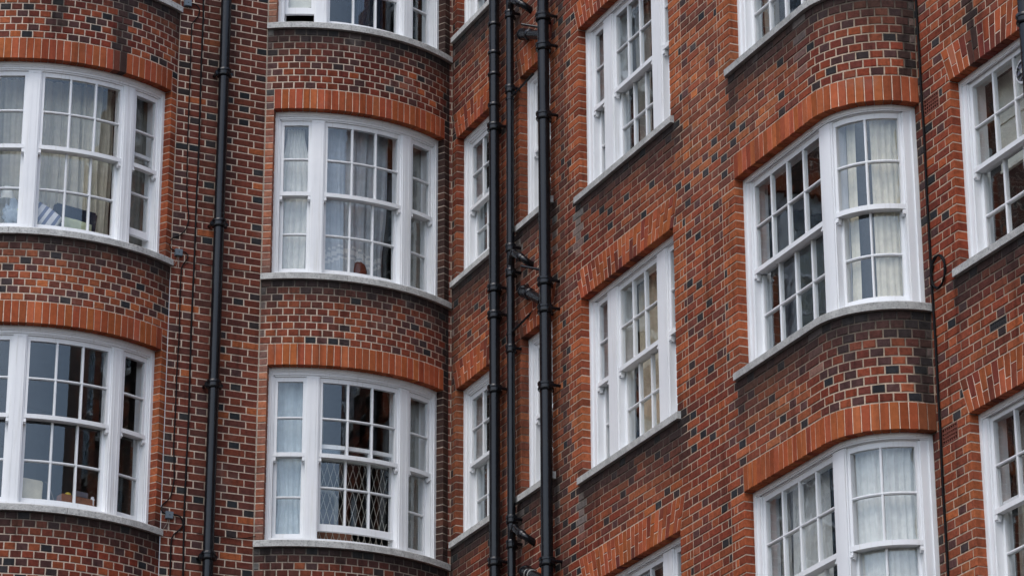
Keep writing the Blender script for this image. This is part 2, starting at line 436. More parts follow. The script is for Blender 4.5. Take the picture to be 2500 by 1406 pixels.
JT = 0.0056   # half joint
JP = 0.0063
MX, MY = 420, 330
def inview(p, m=0):
    x, y = pix(p); return -MX+m < x < 2500+MX-m and -MY+m < y < 1406+MY-m
bricks = []       # (area, wall, args)
archs = []
def area_of(path, u0, u1, z0, z1):
    q = [pix(p3(path, a, b, 0)) for a, b in ((u0, z0), (u1, z0), (u1, z1), (u0, z1))]
    a = 0
    for i in range(4): a += q[i][0]*q[(i+1) % 4][1] - q[(i+1) % 4][0]*q[i][1]
    ins = all(5 < x < 2495 and 5 < y < 1401 for x, y in q)
    return abs(a)/2 if ins else 0

def blocked(wall, z0, z1):
    """list of (ub0, ub1, ut0, ut1, is_quoin_edge, parity info) not available for this course"""
    zm = (z0+z1)/2; out = []
    for o in ops[wall]:
        zt = o.z1 + o.ah*CO
        if o.z0 + 0.001 < zm < o.z1: out.append((o.u0, o.u1, o.u0, o.u1, 'q'))
        elif o.z1 < zm < zt:
            if o.style == 'fan':
                f0 = FAN*(z0-o.z1)/(zt-o.z1); f1 = FAN*(z1-o.z1)/(zt-o.z1)
                out.append((o.u0-f0, o.u1+f0, o.u0-f1, o.u1+f1, 'f'))
            else: out.append((o.u0, o.u1, o.u0, o.u1, 'f'))
    # sill stones take the first course (a little wider than the opening)
    for o in ops[wall]:
        if o.z0 - 0.001 < zm < o.z0 + CO:
            out = [b for b in out if not (b[4] == 'q' and abs(b[0]-o.u0) < 1e-6)]
            out.append((o.sill[0], o.sill[1], o.sill[0], o.sill[1], 's'))
    out.sort(); return out

def lay(wall, path, U0, U1, j0, j1, header_bond=False):
    for j in range(j0, j1):
        z0, z1 = j*CO + JT, (j+1)*CO - JT
        par = j % 2
        bl = blocked(wall, z0, z1)
        edges = [(U0, U0, 'w')] ; spans = []
        for b in bl:
            spans.append((edges[-1], (b[0], b[2], b[4]))); edges.append((b[1], b[3], b[4]))
        spans.append((edges[-1], (U1, U1, 'w')))
        for (a0, a1, ka), (b0, b1, kb) in spans:
            if b0 - a0 < 0.02: continue
            # joints inside the span
            js = []
            if header_bond:
                n = 19; p = (U1-U0)/n; off = U0 + (p/2 if par else 0)
                x = off
                while x < U1: js.append((x, True)); x += p
                js = [(x + R.uniform(-.002, .002), h) for x, h in js]
            else:
                p = 0.345; k0 = int(math.floor(a0/p))-2; x = k0*p + (0.1725 if par else 0)
                while x < b0 + p:
                    js.append((x, False)); js.append((x+0.230, True)); x += p
            if wall == 'B':
                js = [q for q in js if q[0] < AY-0.06]; pa = (UE-AY)/9
                js += [(AY+(i+(0.5 if par else 0))*pa, True) for i in range(10)]
            lo, hi = a0, b0; pre = []; post = []
            q = not header_bond
            if q and ka == 'q' and b0-a0 > 0.6:
                if par: pre = [(a0, a0+0.115), (a0+0.115, a0+0.175)]; lo = a0+0.175
                else: pre = [(a0, a0+0.23)]; lo = a0+0.23
            if q and kb == 'q' and b0-a0 > 0.6:
                if par: post = [(b0-0.175, b0-0.115), (b0-0.115, b0)]; hi = b0-0.175
                else: post = [(b0-0.23, b0)]; hi = b0-0.23
            cut = [x for x, h in js if lo+0.05 < x < hi-0.05]
            hd = {round(x, 6): h for x, h in js}
            pts = [lo]+cut+[hi]
            mid = [(pts[i], pts[i+1]) for i in range(len(pts)-1)]
            allb = [(a, b, 'e' if ka == 'q' else 'm') for a, b in pre] + [(a, b, 'm') for a, b in mid] + [(a, b, 'e') for a, b in post]
            for i, (a, b, e) in enumerate(allb):
                first, last = i == 0, i == len(allb)-1
                ta, tb = a, b
                if first: ta = a1
                if last: tb = b1
                ga = 0.0 if (first and ka == 'q') else JP
                gb = 0.0 if (last and kb == 'q') else JP
                if b-gb-a-ga < 0.012: continue
                dep = 0.085 if ((first and ka == 'q') or (last and kb == 'q')) else 0.012
                um = (a+b)/2; zm = (z0+z1)/2
                if not inview(p3(path, um, zm, 0)): continue
                quoin = (e == 'e') or (dep > 0.05) or (header_bond and ((first and ka == 'q') or (last and kb == 'q')))
                bricks.append((area_of(path, a, b, z0, z1), wall, path,
                               (a+ga, b-gb, ta+ga, tb-gb, z0, z1, dep), tone(wall, (b-a) < 0.16, quoin, um, zm)))
JZ0, JZ1 = -58, 101
UB = RB*math.asin(1.02/RB)
lay('bow1', bow1, -UB, UB, JZ0, JZ1, True)
lay('bow2', bow2, -UB, UB, JZ0, JZ1, True)
lay('flat', fa, -3.015, -2.07, JZ0, JZ1)
lay('flat', fa, -8.0, -5.055, JZ0, JZ1)
lay('B', pb, 0.004, UE-0.004, JZ0, JZ1)
lay('C', pc, 8.03, 11.49, JZ0, JZ1)

# air bricks take the place of wall bricks
AIR = [('C', 8.165, 8.395, 22, 24, 'terra'), ('C', 8.165, 8.395, -15, -13, 'terra'), ('C', 8.925, 9.155, -6, -5, 'black')]
def hit_air(b):
    for w, a0, a1, j0, j1, k in AIR:
        if b[1] == w and b[3][0] < a1-0.01 and b[3][1] > a0+0.01 and j0*CO-0.01 < b[3][4] < j1*CO-0.01: return (a0, a1)
    return None
nb = []
for b in bricks:
    h = hit_air(b)
    if h is None: nb.append(b); continue
    a0, a1 = h; u0, u1, t0, t1, z0, z1, dep = b[3]
    if u0 < a0-0.03: nb.append((b[0]*0.5, b[1], b[2], (u0, a0-0.009, u0, a0-0.009, z0, z1, dep), b[4]))
    if u1 > a1+0.03: nb.append((b[0]*0.5, b[1], b[2], (a1+0.009, u1, a1+0.009, u1, z0, z1, dep), b[4]))
bricks = nb

# ---- arches
def arch_tone(wall, fan=False, k=1.0):
    c = R.choice([(0.40, 0.112, 0.048), (0.36, 0.096, 0.043), (0.43, 0.125, 0.055), (0.33, 0.088, 0.042)])
    if fan and R.random() < 0.20: c = R.choice([(0.17, 0.048, 0.035), (0.23, 0.06, 0.038)])
    q = R.uniform(0.8, 1.12)*k*0.84
    return (c[0]*q, c[1]*q*R.uniform(0.82, 1.05), c[2]*q*R.uniform(0.75, 1.0))
arch_slabs = []
def make_arch(wall, path, o):
    if not any(inview(p3(path, u, o.z1+0.1, 0)) for u in (o.u0, (o.u0+o.u1)/2, o.u1)): return
    zt = o.z1 + o.ah*CO; n = int(round((o.u1-o.u0)/0.0745)); w = (o.u1-o.u0)/n
    items = []
    g = 0.0036 if o.style == 'soldier' else 0.0050
    for i in range(n):
        a, b = o.u0+i*w, o.u0+(i+1)*w
        if o.style == 'soldier':
            ga = 0 if i == 0 else g; gb = 0 if i == n-1 else g
            items.append((a+ga, b-gb, a+ga, b-gb, o.z1, zt-JT, 0.085))
        else:
            wt = (o.u1-o.u0+2*FAN)/n; at, bt = o.u0-FAN+i*wt, o.u0-FAN+(i+1)*wt
            fr = (0.36 if i % 2 else 0.66)
            zs = o.z1 + (zt-o.z1)*fr
            L = lambda p, q, f: p+(q-p)*f
            items.append((a+g, b-g, L(a, at, fr)+g, L(b, bt, fr)-g, o.z1, zs-0.0045, 0.085))
            f2 = 1-JT/(zt-o.z1)
            items.append((L(a, at, fr)+g, L(b, bt, fr)-g, L(a, at, f2)+g, L(b, bt, f2)-g, zs+0.0045, zt-JT, 0.085))
    sl = MB()
    # mortar backing of the arch, soffit side included
    us = [o.u0 + (o.u1-o.u0)*i/24 for i in range(25)]
    for a, b in zip(us[:-1], us[1:]):
        ta, tb = a, b
        if o.style == 'fan':
            s = (o.u1-o.u0+2*FAN)/(o.u1-o.u0); ta, tb = o.u0-FAN+(a-o.u0)*s, o.u0-FAN+(b-o.u0)*s
        zb = o.z1 + 0.005
        c = stain_and_shade((0.66, 0.52, 0.41), wall, (a+b)/2, zb+0.1)
        sl.quad(p3(path, a, zb, 0.0045), p3(path, b, zb, 0.0045), p3(path, tb, zt, 0.0045), p3(path, ta, zt, 0.0045), c)
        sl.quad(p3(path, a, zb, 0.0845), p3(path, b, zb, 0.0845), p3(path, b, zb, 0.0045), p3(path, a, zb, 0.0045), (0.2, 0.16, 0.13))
    so_ = bpart(sl, 'arch', M['mortar'])
    for it in items:
        um, zm = (it[0]+it[1])/2, (it[4]+it[5])/2
        archs.append((area_of(path, it[0], it[1], it[4], it[5]), path, it, stain_and_shade(arch_tone(wall, o.style == 'fan'), wall, um, zm), so_))
WALLS = {'bow1': bow1, 'bow2': bow2, 'flat': fa, 'B': pb, 'C': pc}
for w in ('bow1', 'bow2', 'B', 'C'):
    for o in ops[w]: make_arch(w, WALLS[w], o)

# ---- mortar beds: the sheet the bricks stand proud of
def mortar_sheet(wall, path, U0, U1, Z0, Z1, cull=True):
    mb = MB(); e = 0.004
    rects = []
    ub = {U0, U1}; 
    for o in ops[wall]:
        rects.append((o.u0-e, o.u1+e, o.z0+0.066, o.z1, 'o', o))
        rects.append((o.u0, o.u1, o.z1, o.z1+o.ah*CO, 'a', o))
        rects.append((o.sill[0], o.sill[1], o.z0, o.z0+0.066, 's', o))
        for x in (o.u0-e, o.u1+e, o.u0, o.u1, o.sill[0], o.sill[1]): ub.add(x)
    for w_, a0, a1, j0, j1, k_ in AIR:
        if w_ == wall: rects.append((a0, a1, j0*CO+0.003, j1*CO-0.003, 'v', None)); ub |= {a0, a1}
    ub = sorted(x for x in ub if U0 <= x <= U1)
    if isinstance(path, PathB): ub = sorted(set(ub) | {AY})
    cols = []
    for a, b in zip(ub[:-1], ub[1:]):
        if b-a < 1e-5: continue
        n = max(1, int(math.ceil((b-a)/(0.05 if (wall == 'B' and a >= AY-1e-6) else 0.10))))
        for i in range(n): cols.append((a+(b-a)*i/n, a+(b-a)*(i+1)/n))
    zb = {Z0, Z1}
    j = int(Z0/CO)
    while j*CO < Z1:
        if j*CO > Z0: zb.add(round(j*CO, 6))
        j += 1
    for r in rects:
        for z in (r[2], r[3]):
            if Z0 < z < Z1: zb.add(round(z, 6))
    zb = sorted(zb); zz = [zb[0]]
    for z in zb[1:]:
        if z-zz[-1] > 1e-4: zz.append(z)
    base = (0.58, 0.475, 0.38) if wall in ('flat', 'bow1', 'bow2') else (0.465, 0.36, 0.27)
    for (a, b) in cols:
        for z0, z1 in zip(zz[:-1], zz[1:]):
            um, zm = (a+b)/2, (z0+z1)/2
            if any(r[0]-1e-6 < um < r[1]+1e-6 and r[2]-1e-6 < zm < r[3]+1e-6 for r in rects): continue
            iv = inview(p3(path, um, zm, 0), 45)
            cc = []
            for (u, z) in ((a, z0), (b, z0), (b, z1), (a, z1)):
                cc.append(stain_and_shade(base, wall, u, z))
            mb.quad(p3(path, a, z0, e), p3(path, b, z0, e), p3(path, b, z1, e), p3(path, a, z1, e), cc, 0 if iv else 1)
    # reveals
    for o in ops[wall]:
        za, zc = o.z0+0.066, o.z1
        for z0, z1 in zip(zz[:-1], zz[1:]):
            zm = (z0+z1)/2
            if not za < zm < zc: continue
            for u, sgn in ((o.u0-e, 1), (o.u1+e, -1)):
                if u > U1 or u > UE-0.01 and wall == 'B': continue
                c = stain_and_shade((0.60, 0.49, 0.40), wall, u, zm)
                q = [p3(path, u, z0, e), p3(path, u, z0, 0.088), p3(path, u, z1, 0.088), p3(path, u, z1, e)]
                if sgn < 0: q = q[::-1]
                mb.quad(*q, c)
    return bpart(mb, 'wall', [M['mortar'], M['far_brick']])
ZB, ZT = -10.4, 7.6
wall_objs = {}
wall_objs['bow1'] = mortar_sheet('bow1', bow1, -UB, UB, -3.2, ZT)
wall_objs['bow2'] = mortar_sheet('bow2', bow2, -UB, UB, -3.2, ZT)
wall_objs['flat'] = mortar_sheet('flat', fa, -3.015, -2.07, -3.2, ZT)
wall_objs['B'] = mortar_sheet('B', pb, -0.0045, UE+0.0045, -4.6, ZT)
wall_objs['C'] = mortar_sheet('C', pc, 8.03, 11.5, -4.6, ZT)

# the rest of the block, outside the picture
def slab(pts, z0, z1, mat='far_brick'):
    mb = MB()
    for (a, b) in zip(pts[:-1], pts[1:]):
        mb.quad((*a, z0), (*b, z0), (*b, z1), (*a, z1), (0.2, 0.1, 0.1))
    return bpart(mb, 'wall', M[mat])
mortar_sheet('flat', fa, -8.0, -5.055, -4.6, ZT)
slab([(-30, 0.004), (-8.0, 0.004)], ZB, ZT)
slab([(-8.0, 0.004), (-5.055, 0.004)], ZB, -4.6)
slab([(-0.034, 0.0046), (0.0046, 0.0046)], -4.6, ZT)
lowp = [bow1.P(-UB+2*UB*i/20, 0.0045) for i in range(21)] + [(-3.015, 0.0045), (-2.07, 0.0045)] + [bow2.P(-UB+2*UB*i/20, 0.0045) for i in range(21)] + [(0.0045, 0.0045)]
slab(lowp, ZB, -3.2)
lowb = [(0.0045, 0.0045)] + [pb.P(AY+(UE-AY)*i/12, 0.0045) for i in range(13)] + [(0.6545, -11.5)]
slab(lowb, ZB, -4.6)
slab([(0.6545, -11.5), (0.6545, -16.2), (14, -16.2)], ZB, ZT+1.5, 'sooty_brick')
slab([(0.6545, -11.5), (14, -11.5)], ZT, ZT+1.5)
rf = MB(); z = ZT
rf.quad((-30, 0.0045, z), (0.6, 0.0045, z), (14, 12, z), (-30, 12, z)); rf.quad((0.0045, 0.0045, z-0.003), (0.0045, -11.5, z-0.003), (14, -11.5, z-0.003), (14, 12, z-0.003))
rf.quad((0.6, -11.5, z+1.5), (0.6, -16.2, z+1.5), (14, -16.2, z+1.5), (14, -11.5, z+1.5))
bpart(rf, 'roof', M['roof'])

# ---- link bricks: the 300 that show largest on their own, the rest as one part
bricks.sort(key=lambda b: -b[0])
rest = MB()
ci = {}
PIPEX = [(495, 575), (1185, 1262), (1300, 1362)]
def behind_pipe(b):
    u0, u1, t0, t1, z0, z1, dep = b[3]
    x, y = pix(p3(b[2], (u0+u1)/2, (z0+z1)/2, 0)); return any(a < x < c for a, c in PIPEX)
single = 0
for i, b in enumerate(bricks):
    if single < 300 and b[0] > 0 and not behind_pipe(b):
        mb = MB(); brickmesh(mb, b[2], *b[3], b[4], R.uniform(0, 0.002))
        o = mb.build('brick', M['brick'], wall_objs[b[1]]); loc_o = Matrix.Translation(-building.location)
        o.matrix_parent_inverse = Matrix.Identity(4)
        single += 1
    else:
        brickmesh(rest, b[2], *b[3], b[4], R.uniform(0, 0.002))
ro = bpart(rest, 'brickwork', M['brick']); tag(ro, kind='stuff')
archs.sort(key=lambda b: -b[0])
arest = MB(); single = 0
for i, b in enumerate(archs):
    if single < 300 and b[0] > 0:
        mb = MB(); brickmesh(mb, b[1], *b[2], b[3], R.uniform(0.0, 0.0015)); o = mb.build('arch_brick', M['arch'], b[4]); single += 1
    else: brickmesh(arest, b[1], *b[2], b[3], R.uniform(0.0, 0.0015))
ao = bpart(arest, 'arch_brickwork', M['arch']); tag(ao, kind='stuff')

# air bricks
for w, a0, a1, j0, j1, kd in AIR:
    path = WALLS[w]; z0, z1 = j0*CO+JT, j1*CO-JT
    t = (0.16, 0.045, 0.028) if kd == 'terra' else (0.02, 0.02, 0.02)
    mb = MB(); nx = 7 if kd == 'terra' else 8; nz = 4 if kd == 'terra' else 3
    cw = (a1-a0-0.024)/nx; ch = (z1-z0-0.02)/nz; bw = 0.009
    cbox(mb, path, a0, a1, z0, z0+0.010, 0.001, 0.03); cbox(mb, path, a0, a1, z1-0.010, z1, 0.001, 0.03)
    cbox(mb, path, a0, a0+0.012, z0+0.010, z1-0.010, 0.001, 0.03); cbox(mb, path, a1-0.012, a1, z0+0.010, z1-0.010, 0.001, 0.03)
    for i in range(1, nx): cbox(mb, path, a0+0.012+i*cw-bw/2, a0+0.012+i*cw+bw/2, z0+0.010, z1-0.010, 0.003, 0.03)
    for i in range(1, nz): cbox(mb, path, a0+0.012, a1-0.012, z0+0.010+i*ch-bw/2, z0+0.010+i*ch+bw/2, 0.0022, 0.029)
    cbox(mb, path, a0, a1, z0, z1, 0.031, 0.035, mi=1)
    o = bpart(mb, 'air_brick', [M['terra'] if kd == 'terra' else M['vent_dark'], M['hole']])
    o['label'] = 'terracotta air brick with a grid of holes' if kd == 'terra' else 'small blackened air grille one course high'
# cut the mortar sheet visually: cavity sits in front of it by being a recessed tray (sheet lies at 4.5 mm)

# ------------------------------------------------------------------ windows
WD = 0.0
def window(path, o, sashes, zz, style, raised=None, jambs=(True, True)):
    """sashes: list of (ua, ub, ncols). zz: dict of heights relative to o.z0-level base"""
    raised = raised or {}
    b = zz['base']; win = MB()
    u0, u1, zh = o.u0, o.u1, o.z1
    ext = 0.014
    a0 = sashes[0][0]; a1 = sashes[-1][1]
    zs = b + zz['stone'] + 0.02
    D1 = 0.27
    # outer moulding, casing, head
    cbox(win, path, u0-ext, u0+0.032, zs-0.03, zh+ext, 0.086, D1); cbox(win, path, u0+0.032, a0-0.012, zs-0.03, zh-0.034, 0.102, D1)
    cbox(win, path, a0-0.012, a0, zs-0.03, b+zz['head'], 0.112, D1)
    cbox(win, path, u1-0.032, u1+ext, zs-0.03, zh+ext, 0.086, D1); cbox(win, path, a1+0.012, u1-0.032, zs-0.03, zh-0.034, 0.102, D1)
    cbox(win, path, a1, a1+0.012, zs-0.03, b+zz['head'], 0.112, D1)
    cbox(win, path, u0+0.032, u1-0.032, zh-0.034, zh+ext, 0.086, D1)
    cbox(win, path, a0-0.012, a1+0.012, b+zz['head']+0.014, zh-0.034, 0.1022, D1)
    cbox(win, path, a0, a1, b+zz['head'], b+zz['head']+0.014, 0.112, D1)
    # small cover fillet under the head moulding
    cbox(win, path, u0+0.032, u1-0.032, zh-0.046, zh-0.034, 0.094, 0.1022)
    # mullions
    for (s, t) in zip(sashes[:-1], sashes[1:]):
        m0, m1 = s[1], t[0]
        ztop = b+zz['head']
        cbox(win, path, m0, m0+0.014, zs-0.03, ztop, 0.112, D1); cbox(win, path, m1-0.014, m1, zs-0.03, ztop, 0.112, D1)
        cbox(win, path, m0+0.014, m1-0.014, zs-0.03, ztop, 0.1022, D1)
        if style == 'bow':
            mc = (m0+m1)/2
            cbox(win, path, mc-0.030, mc-0.024, zs-0.03, ztop-0.02, 0.0995, 0.1022); cbox(win, path, mc+0.024, mc+0.030, zs-0.03, ztop-0.02, 0.0995, 0.1022)
            cbox(win, path, mc-0.030, mc+0.030, ztop-0.02, ztop-0.014, 0.0995, 0.1022)
    # timber sill
    cbox(win, path, a0-0.012, a1+0.012, zs-0.03, b+zz['wsill'], 0.082, D1-0.002)
    w = bpart(win, 'window', M['white'])
    # stone sill, in pieces
    s0, s1 = o.sill; joints = zz.get('joints', [0.5]); cuts = [s0]+[s0+(s1-s0)*j for j in joints]+[s1]
    for i in range(len(cuts)-1):
        sb = MB(); x0, x1 = cuts[i] + (0.0015 if i else 0), cuts[i+1] - (0.0015 if i < len(cuts)-2 else 0)
        us = useq(path, x0, x1); q = R.uniform(0.92, 1.06)*zz.get('stonetone', 1.0); col = (0.50*q, 0.50*q, 0.48*q)
        pr = 0.035
        zt_ = b+zz['stone']
        prof = [(-pr, b+0.002), (-pr, zt_-0.006), (-pr+0.006, zt_), (0.12, zt_+0.018), (0.12, b+0.002)]
        for a, c in zip(us[:-1], us[1:]):
            for (d0, h0), (d1_, h1) in zip(prof, prof[1:]+prof[:1]):
                sb.quad(p3(path, a, h0, d0), p3(path, c, h0, d0), p3(path, c, h1, d1_), p3(path, a, h1, d1_), col)
        for u, rev in ((x0, True), (x1, False)):
            pts = [p3(path, u, h, d) for d, h in prof]
            sb.poly(pts if rev else pts[::-1], [tuple(range(5))], col)
        so_ = sb.build('sill_stone', M['stone'], w)
    # sashes and panes
    for si, (ua, ub, nc) in enumerate(sashes):
        lift = raised.get(si, 0.0)
        for which in ('upper', 'lower'):
            if which == 'upper':
                d0, d1 = 0.128, 0.168; zlo, zhi = b+zz['mb'], b+zz['head']; rb, rtp = zz['mt']-zz['mb'], 0.048; bars = [b+zz['ubar']]; st = 0.034
            else:
                d0, d1 = 0.176, 0.216; zlo, zhi = b+zz['wsill']+lift, b+zz['mt']+lift; rb, rtp = zz['lrail'], 0.038; bars = [b+zz['lbar']+lift]; st = 0.036
            m = MB()
            cbox(m, path, ua, ua+st, zlo, zhi, d0, d1); cbox(m, path, ub-st, ub, zlo, zhi, d0, d1)
            cbox(m, path, ua+st, ub-st, zhi-rtp, zhi, d0+0.0006, d1)
            if which == 'upper':
                cbox(m, path, ua+0.001, ub-0.001, zlo, zlo+rb, d0-0.014, d1+0.003)
                for uu in ((ua, ua+0.030), (ub-0.030, ub)):      # sash horns
                    cbox(m, path, uu[0]+0.001, uu[1]-0.001, zlo-0.026, zlo-0.0005, d0-0.010, d1-0.004)
                    cbox(m, path, uu[0]+0.001, uu[1]-0.001, zlo-0.044, zlo-0.0265, d0-0.018, d1-0.012)
                    cbox(m, path, uu[0]+0.001, uu[1]-0.001, zlo-0.056, zlo-0.0445, d0-0.004, d1-0.016)
            else: cbox(m, path, ua+st, ub-st, zlo, zlo+rb, d0-0.0006, d1)
            cw = (ub-ua-2*st)/nc; bw = 0.0115
            gl_z = [zlo+rb] + bars + [zhi-rtp]
            for c_ in range(1, nc):
                x = ua+st+c_*cw
                cbox(m, path, x-bw, x+bw, zlo+rb, zhi-rtp, d0+0.003, d1-0.002, caps=True)
                cbox(m, path, x-0.004, x+0.004, zlo+rb, zhi-rtp, d0-0.002, d0+0.003)
            for zz_ in bars:
                cbox(m, path, ua+st, ub-st, zz_-0.010, zz_+0.010, d0+0.0035, d1-0.0025)
                cbox(m, path, ua+st, ub-st, zz_-0.0035, zz_+0.0035, d0-0.0015, d0+0.0035)
            s_ = m.build('sash', M['white'], w)
            dg = (d0+d1)/2
            for c_ in range(nc):
                for r_ in range(len(gl_z)-1):
                    g = MB(); x0, x1 = ua+st+c_*cw, ua+st+(c_+1)*cw
                    cbox(g, path, x0, x1, gl_z[r_], gl_z[r_+1], dg-0.0015, dg+0.0015)
                    g.build('pane', M['glass'], w)
    return w
DR = math.pi/180*RB
SB = [(-28.6*DR, -18.3*DR, 1), (-13.9*DR, 13.9*DR, 3), (18.3*DR, 28.6*DR, 1)]
ZA = dict(base=0, stone=0.068, wsill=0.118, head=1.792, mb=0.962, mt=1.004, ubar=1.368, lbar=0.562, lrail=0.070)
ZBm = dict(base=0, stone=0.068, wsill=0.118, head=1.752, mb=0.913, mt=0.955, ubar=1.333, lbar=0.545, lrail=0.072)
def wz(d, k, **kw):
    e = dict(d); e['base'] = k*H + kw.pop('add', 0); e.update(kw); return e
def getop(w, u0, k):
    return [o for o in ops[w] if abs(o.u0-u0) < 0.02 and abs(math.floor((o.z0+0.3)/H)-k) < 0.1][0]
wins = {}
for nm, pth in (('bow1', bow1), ('bow2', bow2)):
    for k in (-1, 0, 1, 2):
        rs = {}
        if nm == 'bow1' and k == 1: rs = {2: 0.15}
        if nm == 'bow2' and k == 0: rs = {1: 0.11}
        if nm == 'bow2' and k == 2: rs = {0: 0.14}
        wins[nm, k] = window(pth, getop(nm, -0.99, k), SB, wz(ZA, k, joints=[0.40, 0.70] if nm == 'bow2' else [0.18, 0.5, 0.76]), 'bow', rs)
cB = 4.045
SB1 = [(cB-0.855, cB-0.61, 1), (cB-0.405, cB+0.405, 3), (cB+0.61, cB+0.855, 1)]
for k in (-1, 0, 1): wins['B1', k] = window(pb, getop('B', 3.09, k), SB1, wz(ZBm, k, joints=[0.12, 0.56, 0.83], stonetone=0.85), 'flat')
SB2 = [(6.245, 7.42, 4), (7.46+AR*math.radians(14.5), 7.46+AR*math.radians(79), 2)]
for k in (-1, 0, 1): wins['B2', k] = window(pb, getop('B', 6.15, k), SB2, wz(ZBm, k, joints=[0.5], stonetone=0.8), 'flat')
Z0m = dict(base=0, stone=0.068, wsill=0.115, head=1.792-3*CO, mb=0.808, mt=0.845, ubar=1.195, lbar=0.455, lrail=0.07)
for k in (0, 1, 2):
    wins['B0', k] = window(pb, getop('B', 0.12, k), [(0.215, 1.075, 3)], wz(Z0m, k, add=3*CO, joints=[0.2]), 'flat', {0: 0.11} if k == 1 else {})
    wins['N', k] = window(pb, getop('B', 1.725, k), [(1.82, 2.355, 2)], wz(Z0m, k, add=3*CO, joints=[]), 'flat')
ZCm = dict(base=0, stone=0.068, wsill=0.115, head=1.765-2*CO, mb=0.835, mt=0.875, ubar=1.21, lbar=0.47, lrail=0.07)
for k in (-1, 0): wins['C', k] = window(pc, getop('C', 8.565, k), [(8.66, 9.60, 3)], wz(ZCm, k, add=2*CO, joints=[0.9], stonetone=0.85), 'flat', {0: 0.06} if k == -1 else {})

# rooms behind the glass
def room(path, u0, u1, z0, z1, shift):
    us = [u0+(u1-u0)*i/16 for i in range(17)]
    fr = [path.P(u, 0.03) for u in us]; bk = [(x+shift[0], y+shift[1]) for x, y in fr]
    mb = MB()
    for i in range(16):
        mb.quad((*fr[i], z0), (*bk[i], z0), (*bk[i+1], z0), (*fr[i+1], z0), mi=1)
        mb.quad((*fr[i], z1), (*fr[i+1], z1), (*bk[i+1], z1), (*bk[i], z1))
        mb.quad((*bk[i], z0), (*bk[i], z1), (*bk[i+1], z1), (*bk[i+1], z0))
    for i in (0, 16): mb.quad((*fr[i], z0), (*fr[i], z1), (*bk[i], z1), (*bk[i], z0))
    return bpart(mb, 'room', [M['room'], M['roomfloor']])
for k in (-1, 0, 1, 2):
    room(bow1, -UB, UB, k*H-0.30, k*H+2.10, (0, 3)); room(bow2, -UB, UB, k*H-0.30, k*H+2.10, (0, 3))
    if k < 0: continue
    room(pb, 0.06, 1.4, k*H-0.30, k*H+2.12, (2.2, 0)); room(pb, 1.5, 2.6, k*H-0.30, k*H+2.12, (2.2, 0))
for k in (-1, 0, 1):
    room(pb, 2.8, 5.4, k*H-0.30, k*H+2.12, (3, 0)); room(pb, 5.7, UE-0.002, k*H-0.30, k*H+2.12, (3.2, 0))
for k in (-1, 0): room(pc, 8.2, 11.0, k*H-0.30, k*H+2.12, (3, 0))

# ------------------------------------------------------------------ curtains
def curtain(path, u0, u1, z0, z1, d, amp, wl, mat, label, cat='curtain', seed=1, gather=None, sag=0.0, group=None, band=None, name='curtain'):
    if path is not bow1: d -= 0.05
    rr = random.Random(seed); mb = MB()
    nu = max(8, int((u1-u0)/0.011)); nz = 70 if band else 14
    ph = [rr.uniform(0, 6.28) for _ in range(4)]
    P = []
    for j in range(nz+1):
        t = j/nz; z = z0+(z1-z0)*t; row = []
        for i in range(nu+1):
            s = i/nu; u = u0+(u1-u0)*s
            if gather:                      # (height fraction, centre fraction, strength)
                for (gt, gs, gk) in gather: u += (u0+(u1-u0)*gs-u)*gk*math.exp(-((t-gt)/0.22)**2)
            x = (u0+(u1-u0)*s) + 0.035*math.sin(2.1*t+ph[3]+3*s)*(1-t)
            f = math.sin(2*math.pi*x/wl+ph[0]+0.7*math.sin(x*9+ph[1])) + 0.45*math.sin(2*math.pi*x/(wl*0.43)+ph[2]+1.2*t)
            f += 0.5*math.sin(2*math.pi*x/(wl*2.6)+ph[3]-1.5*t)
            dd = d + amp*f*(0.75+0.25*math.sin(3*t+ph[1])) - sag*(1-t)**2
            zz_ = z - (0.02*math.sin(x*11+ph[2]) if j == 0 else 0)
            row.append(p3(path, u, zz_, dd))
        P.append(row)
    for j in range(nz):
        for i in range(nu):
            t = (j+0.5)/nz; c = (0, 0, 0)
            if band and any(a < t + 0.03*math.sin(i*0.09+seed) < b for a, b in band): c = (1, 1, 1)
            mb.quad(P[j][i], P[j][i+1], P[j+1][i+1], P[j+1][i], c)
    # weld for smooth shading
    idx = {}; v = []; f = []; cc = []
    for q, col in zip(mb.f, mb.c):
        ids = []
        for k in q:
            key = tuple(round(t, 5) for t in mb.v[k])
            if key not in idx: idx[key] = len(v); v.append(key)
            ids.append(idx[key])
        f.append(tuple(ids)); cc.append(col)
    mb.v, mb.f, mb.c = v, f, cc; mb.mi = [0]*len(f)
    o = mb.build(name, mat, None, True); tag(o, label, cat, group); return o
HA = 1.86
cg = 'curtains hanging inside the windows'
U2, S1 = -27.5*DR, -19.2*DR
# left bay, upper
curtain(bow1, -1.0, -0.50, H+0.16, H+HA, 0.46, 0.020, 0.12, M['cur_cream'], 'cream curtain in the side sash cut by the left photo edge', seed=3, group=cg)
curtain(bow1, -0.50, 0.22, H+0.24, H+HA, 0.47, 0.024, 0.15, M['cur_cream'], 'cream curtain across the middle sash of the upper left bay, behind the striped cushion', seed=4, group=cg)
curtain(bow1, 0.12, 0.58, H+0.18, H+HA, 0.44, 0.026, 0.12, M['cur_cream'], 'cream curtain swagged aside at the right of the upper left bay middle sash', seed=5, gather=[(0.16, 0.75, 0.22)], group=cg)
curtain(bow1, 0.56, 1.0, H+0.12, H+HA, 0.33, 0.018, 0.10, M['cur_grey'], 'dull curtain in the raised right side sash of the upper left bay', seed=6, group=cg)
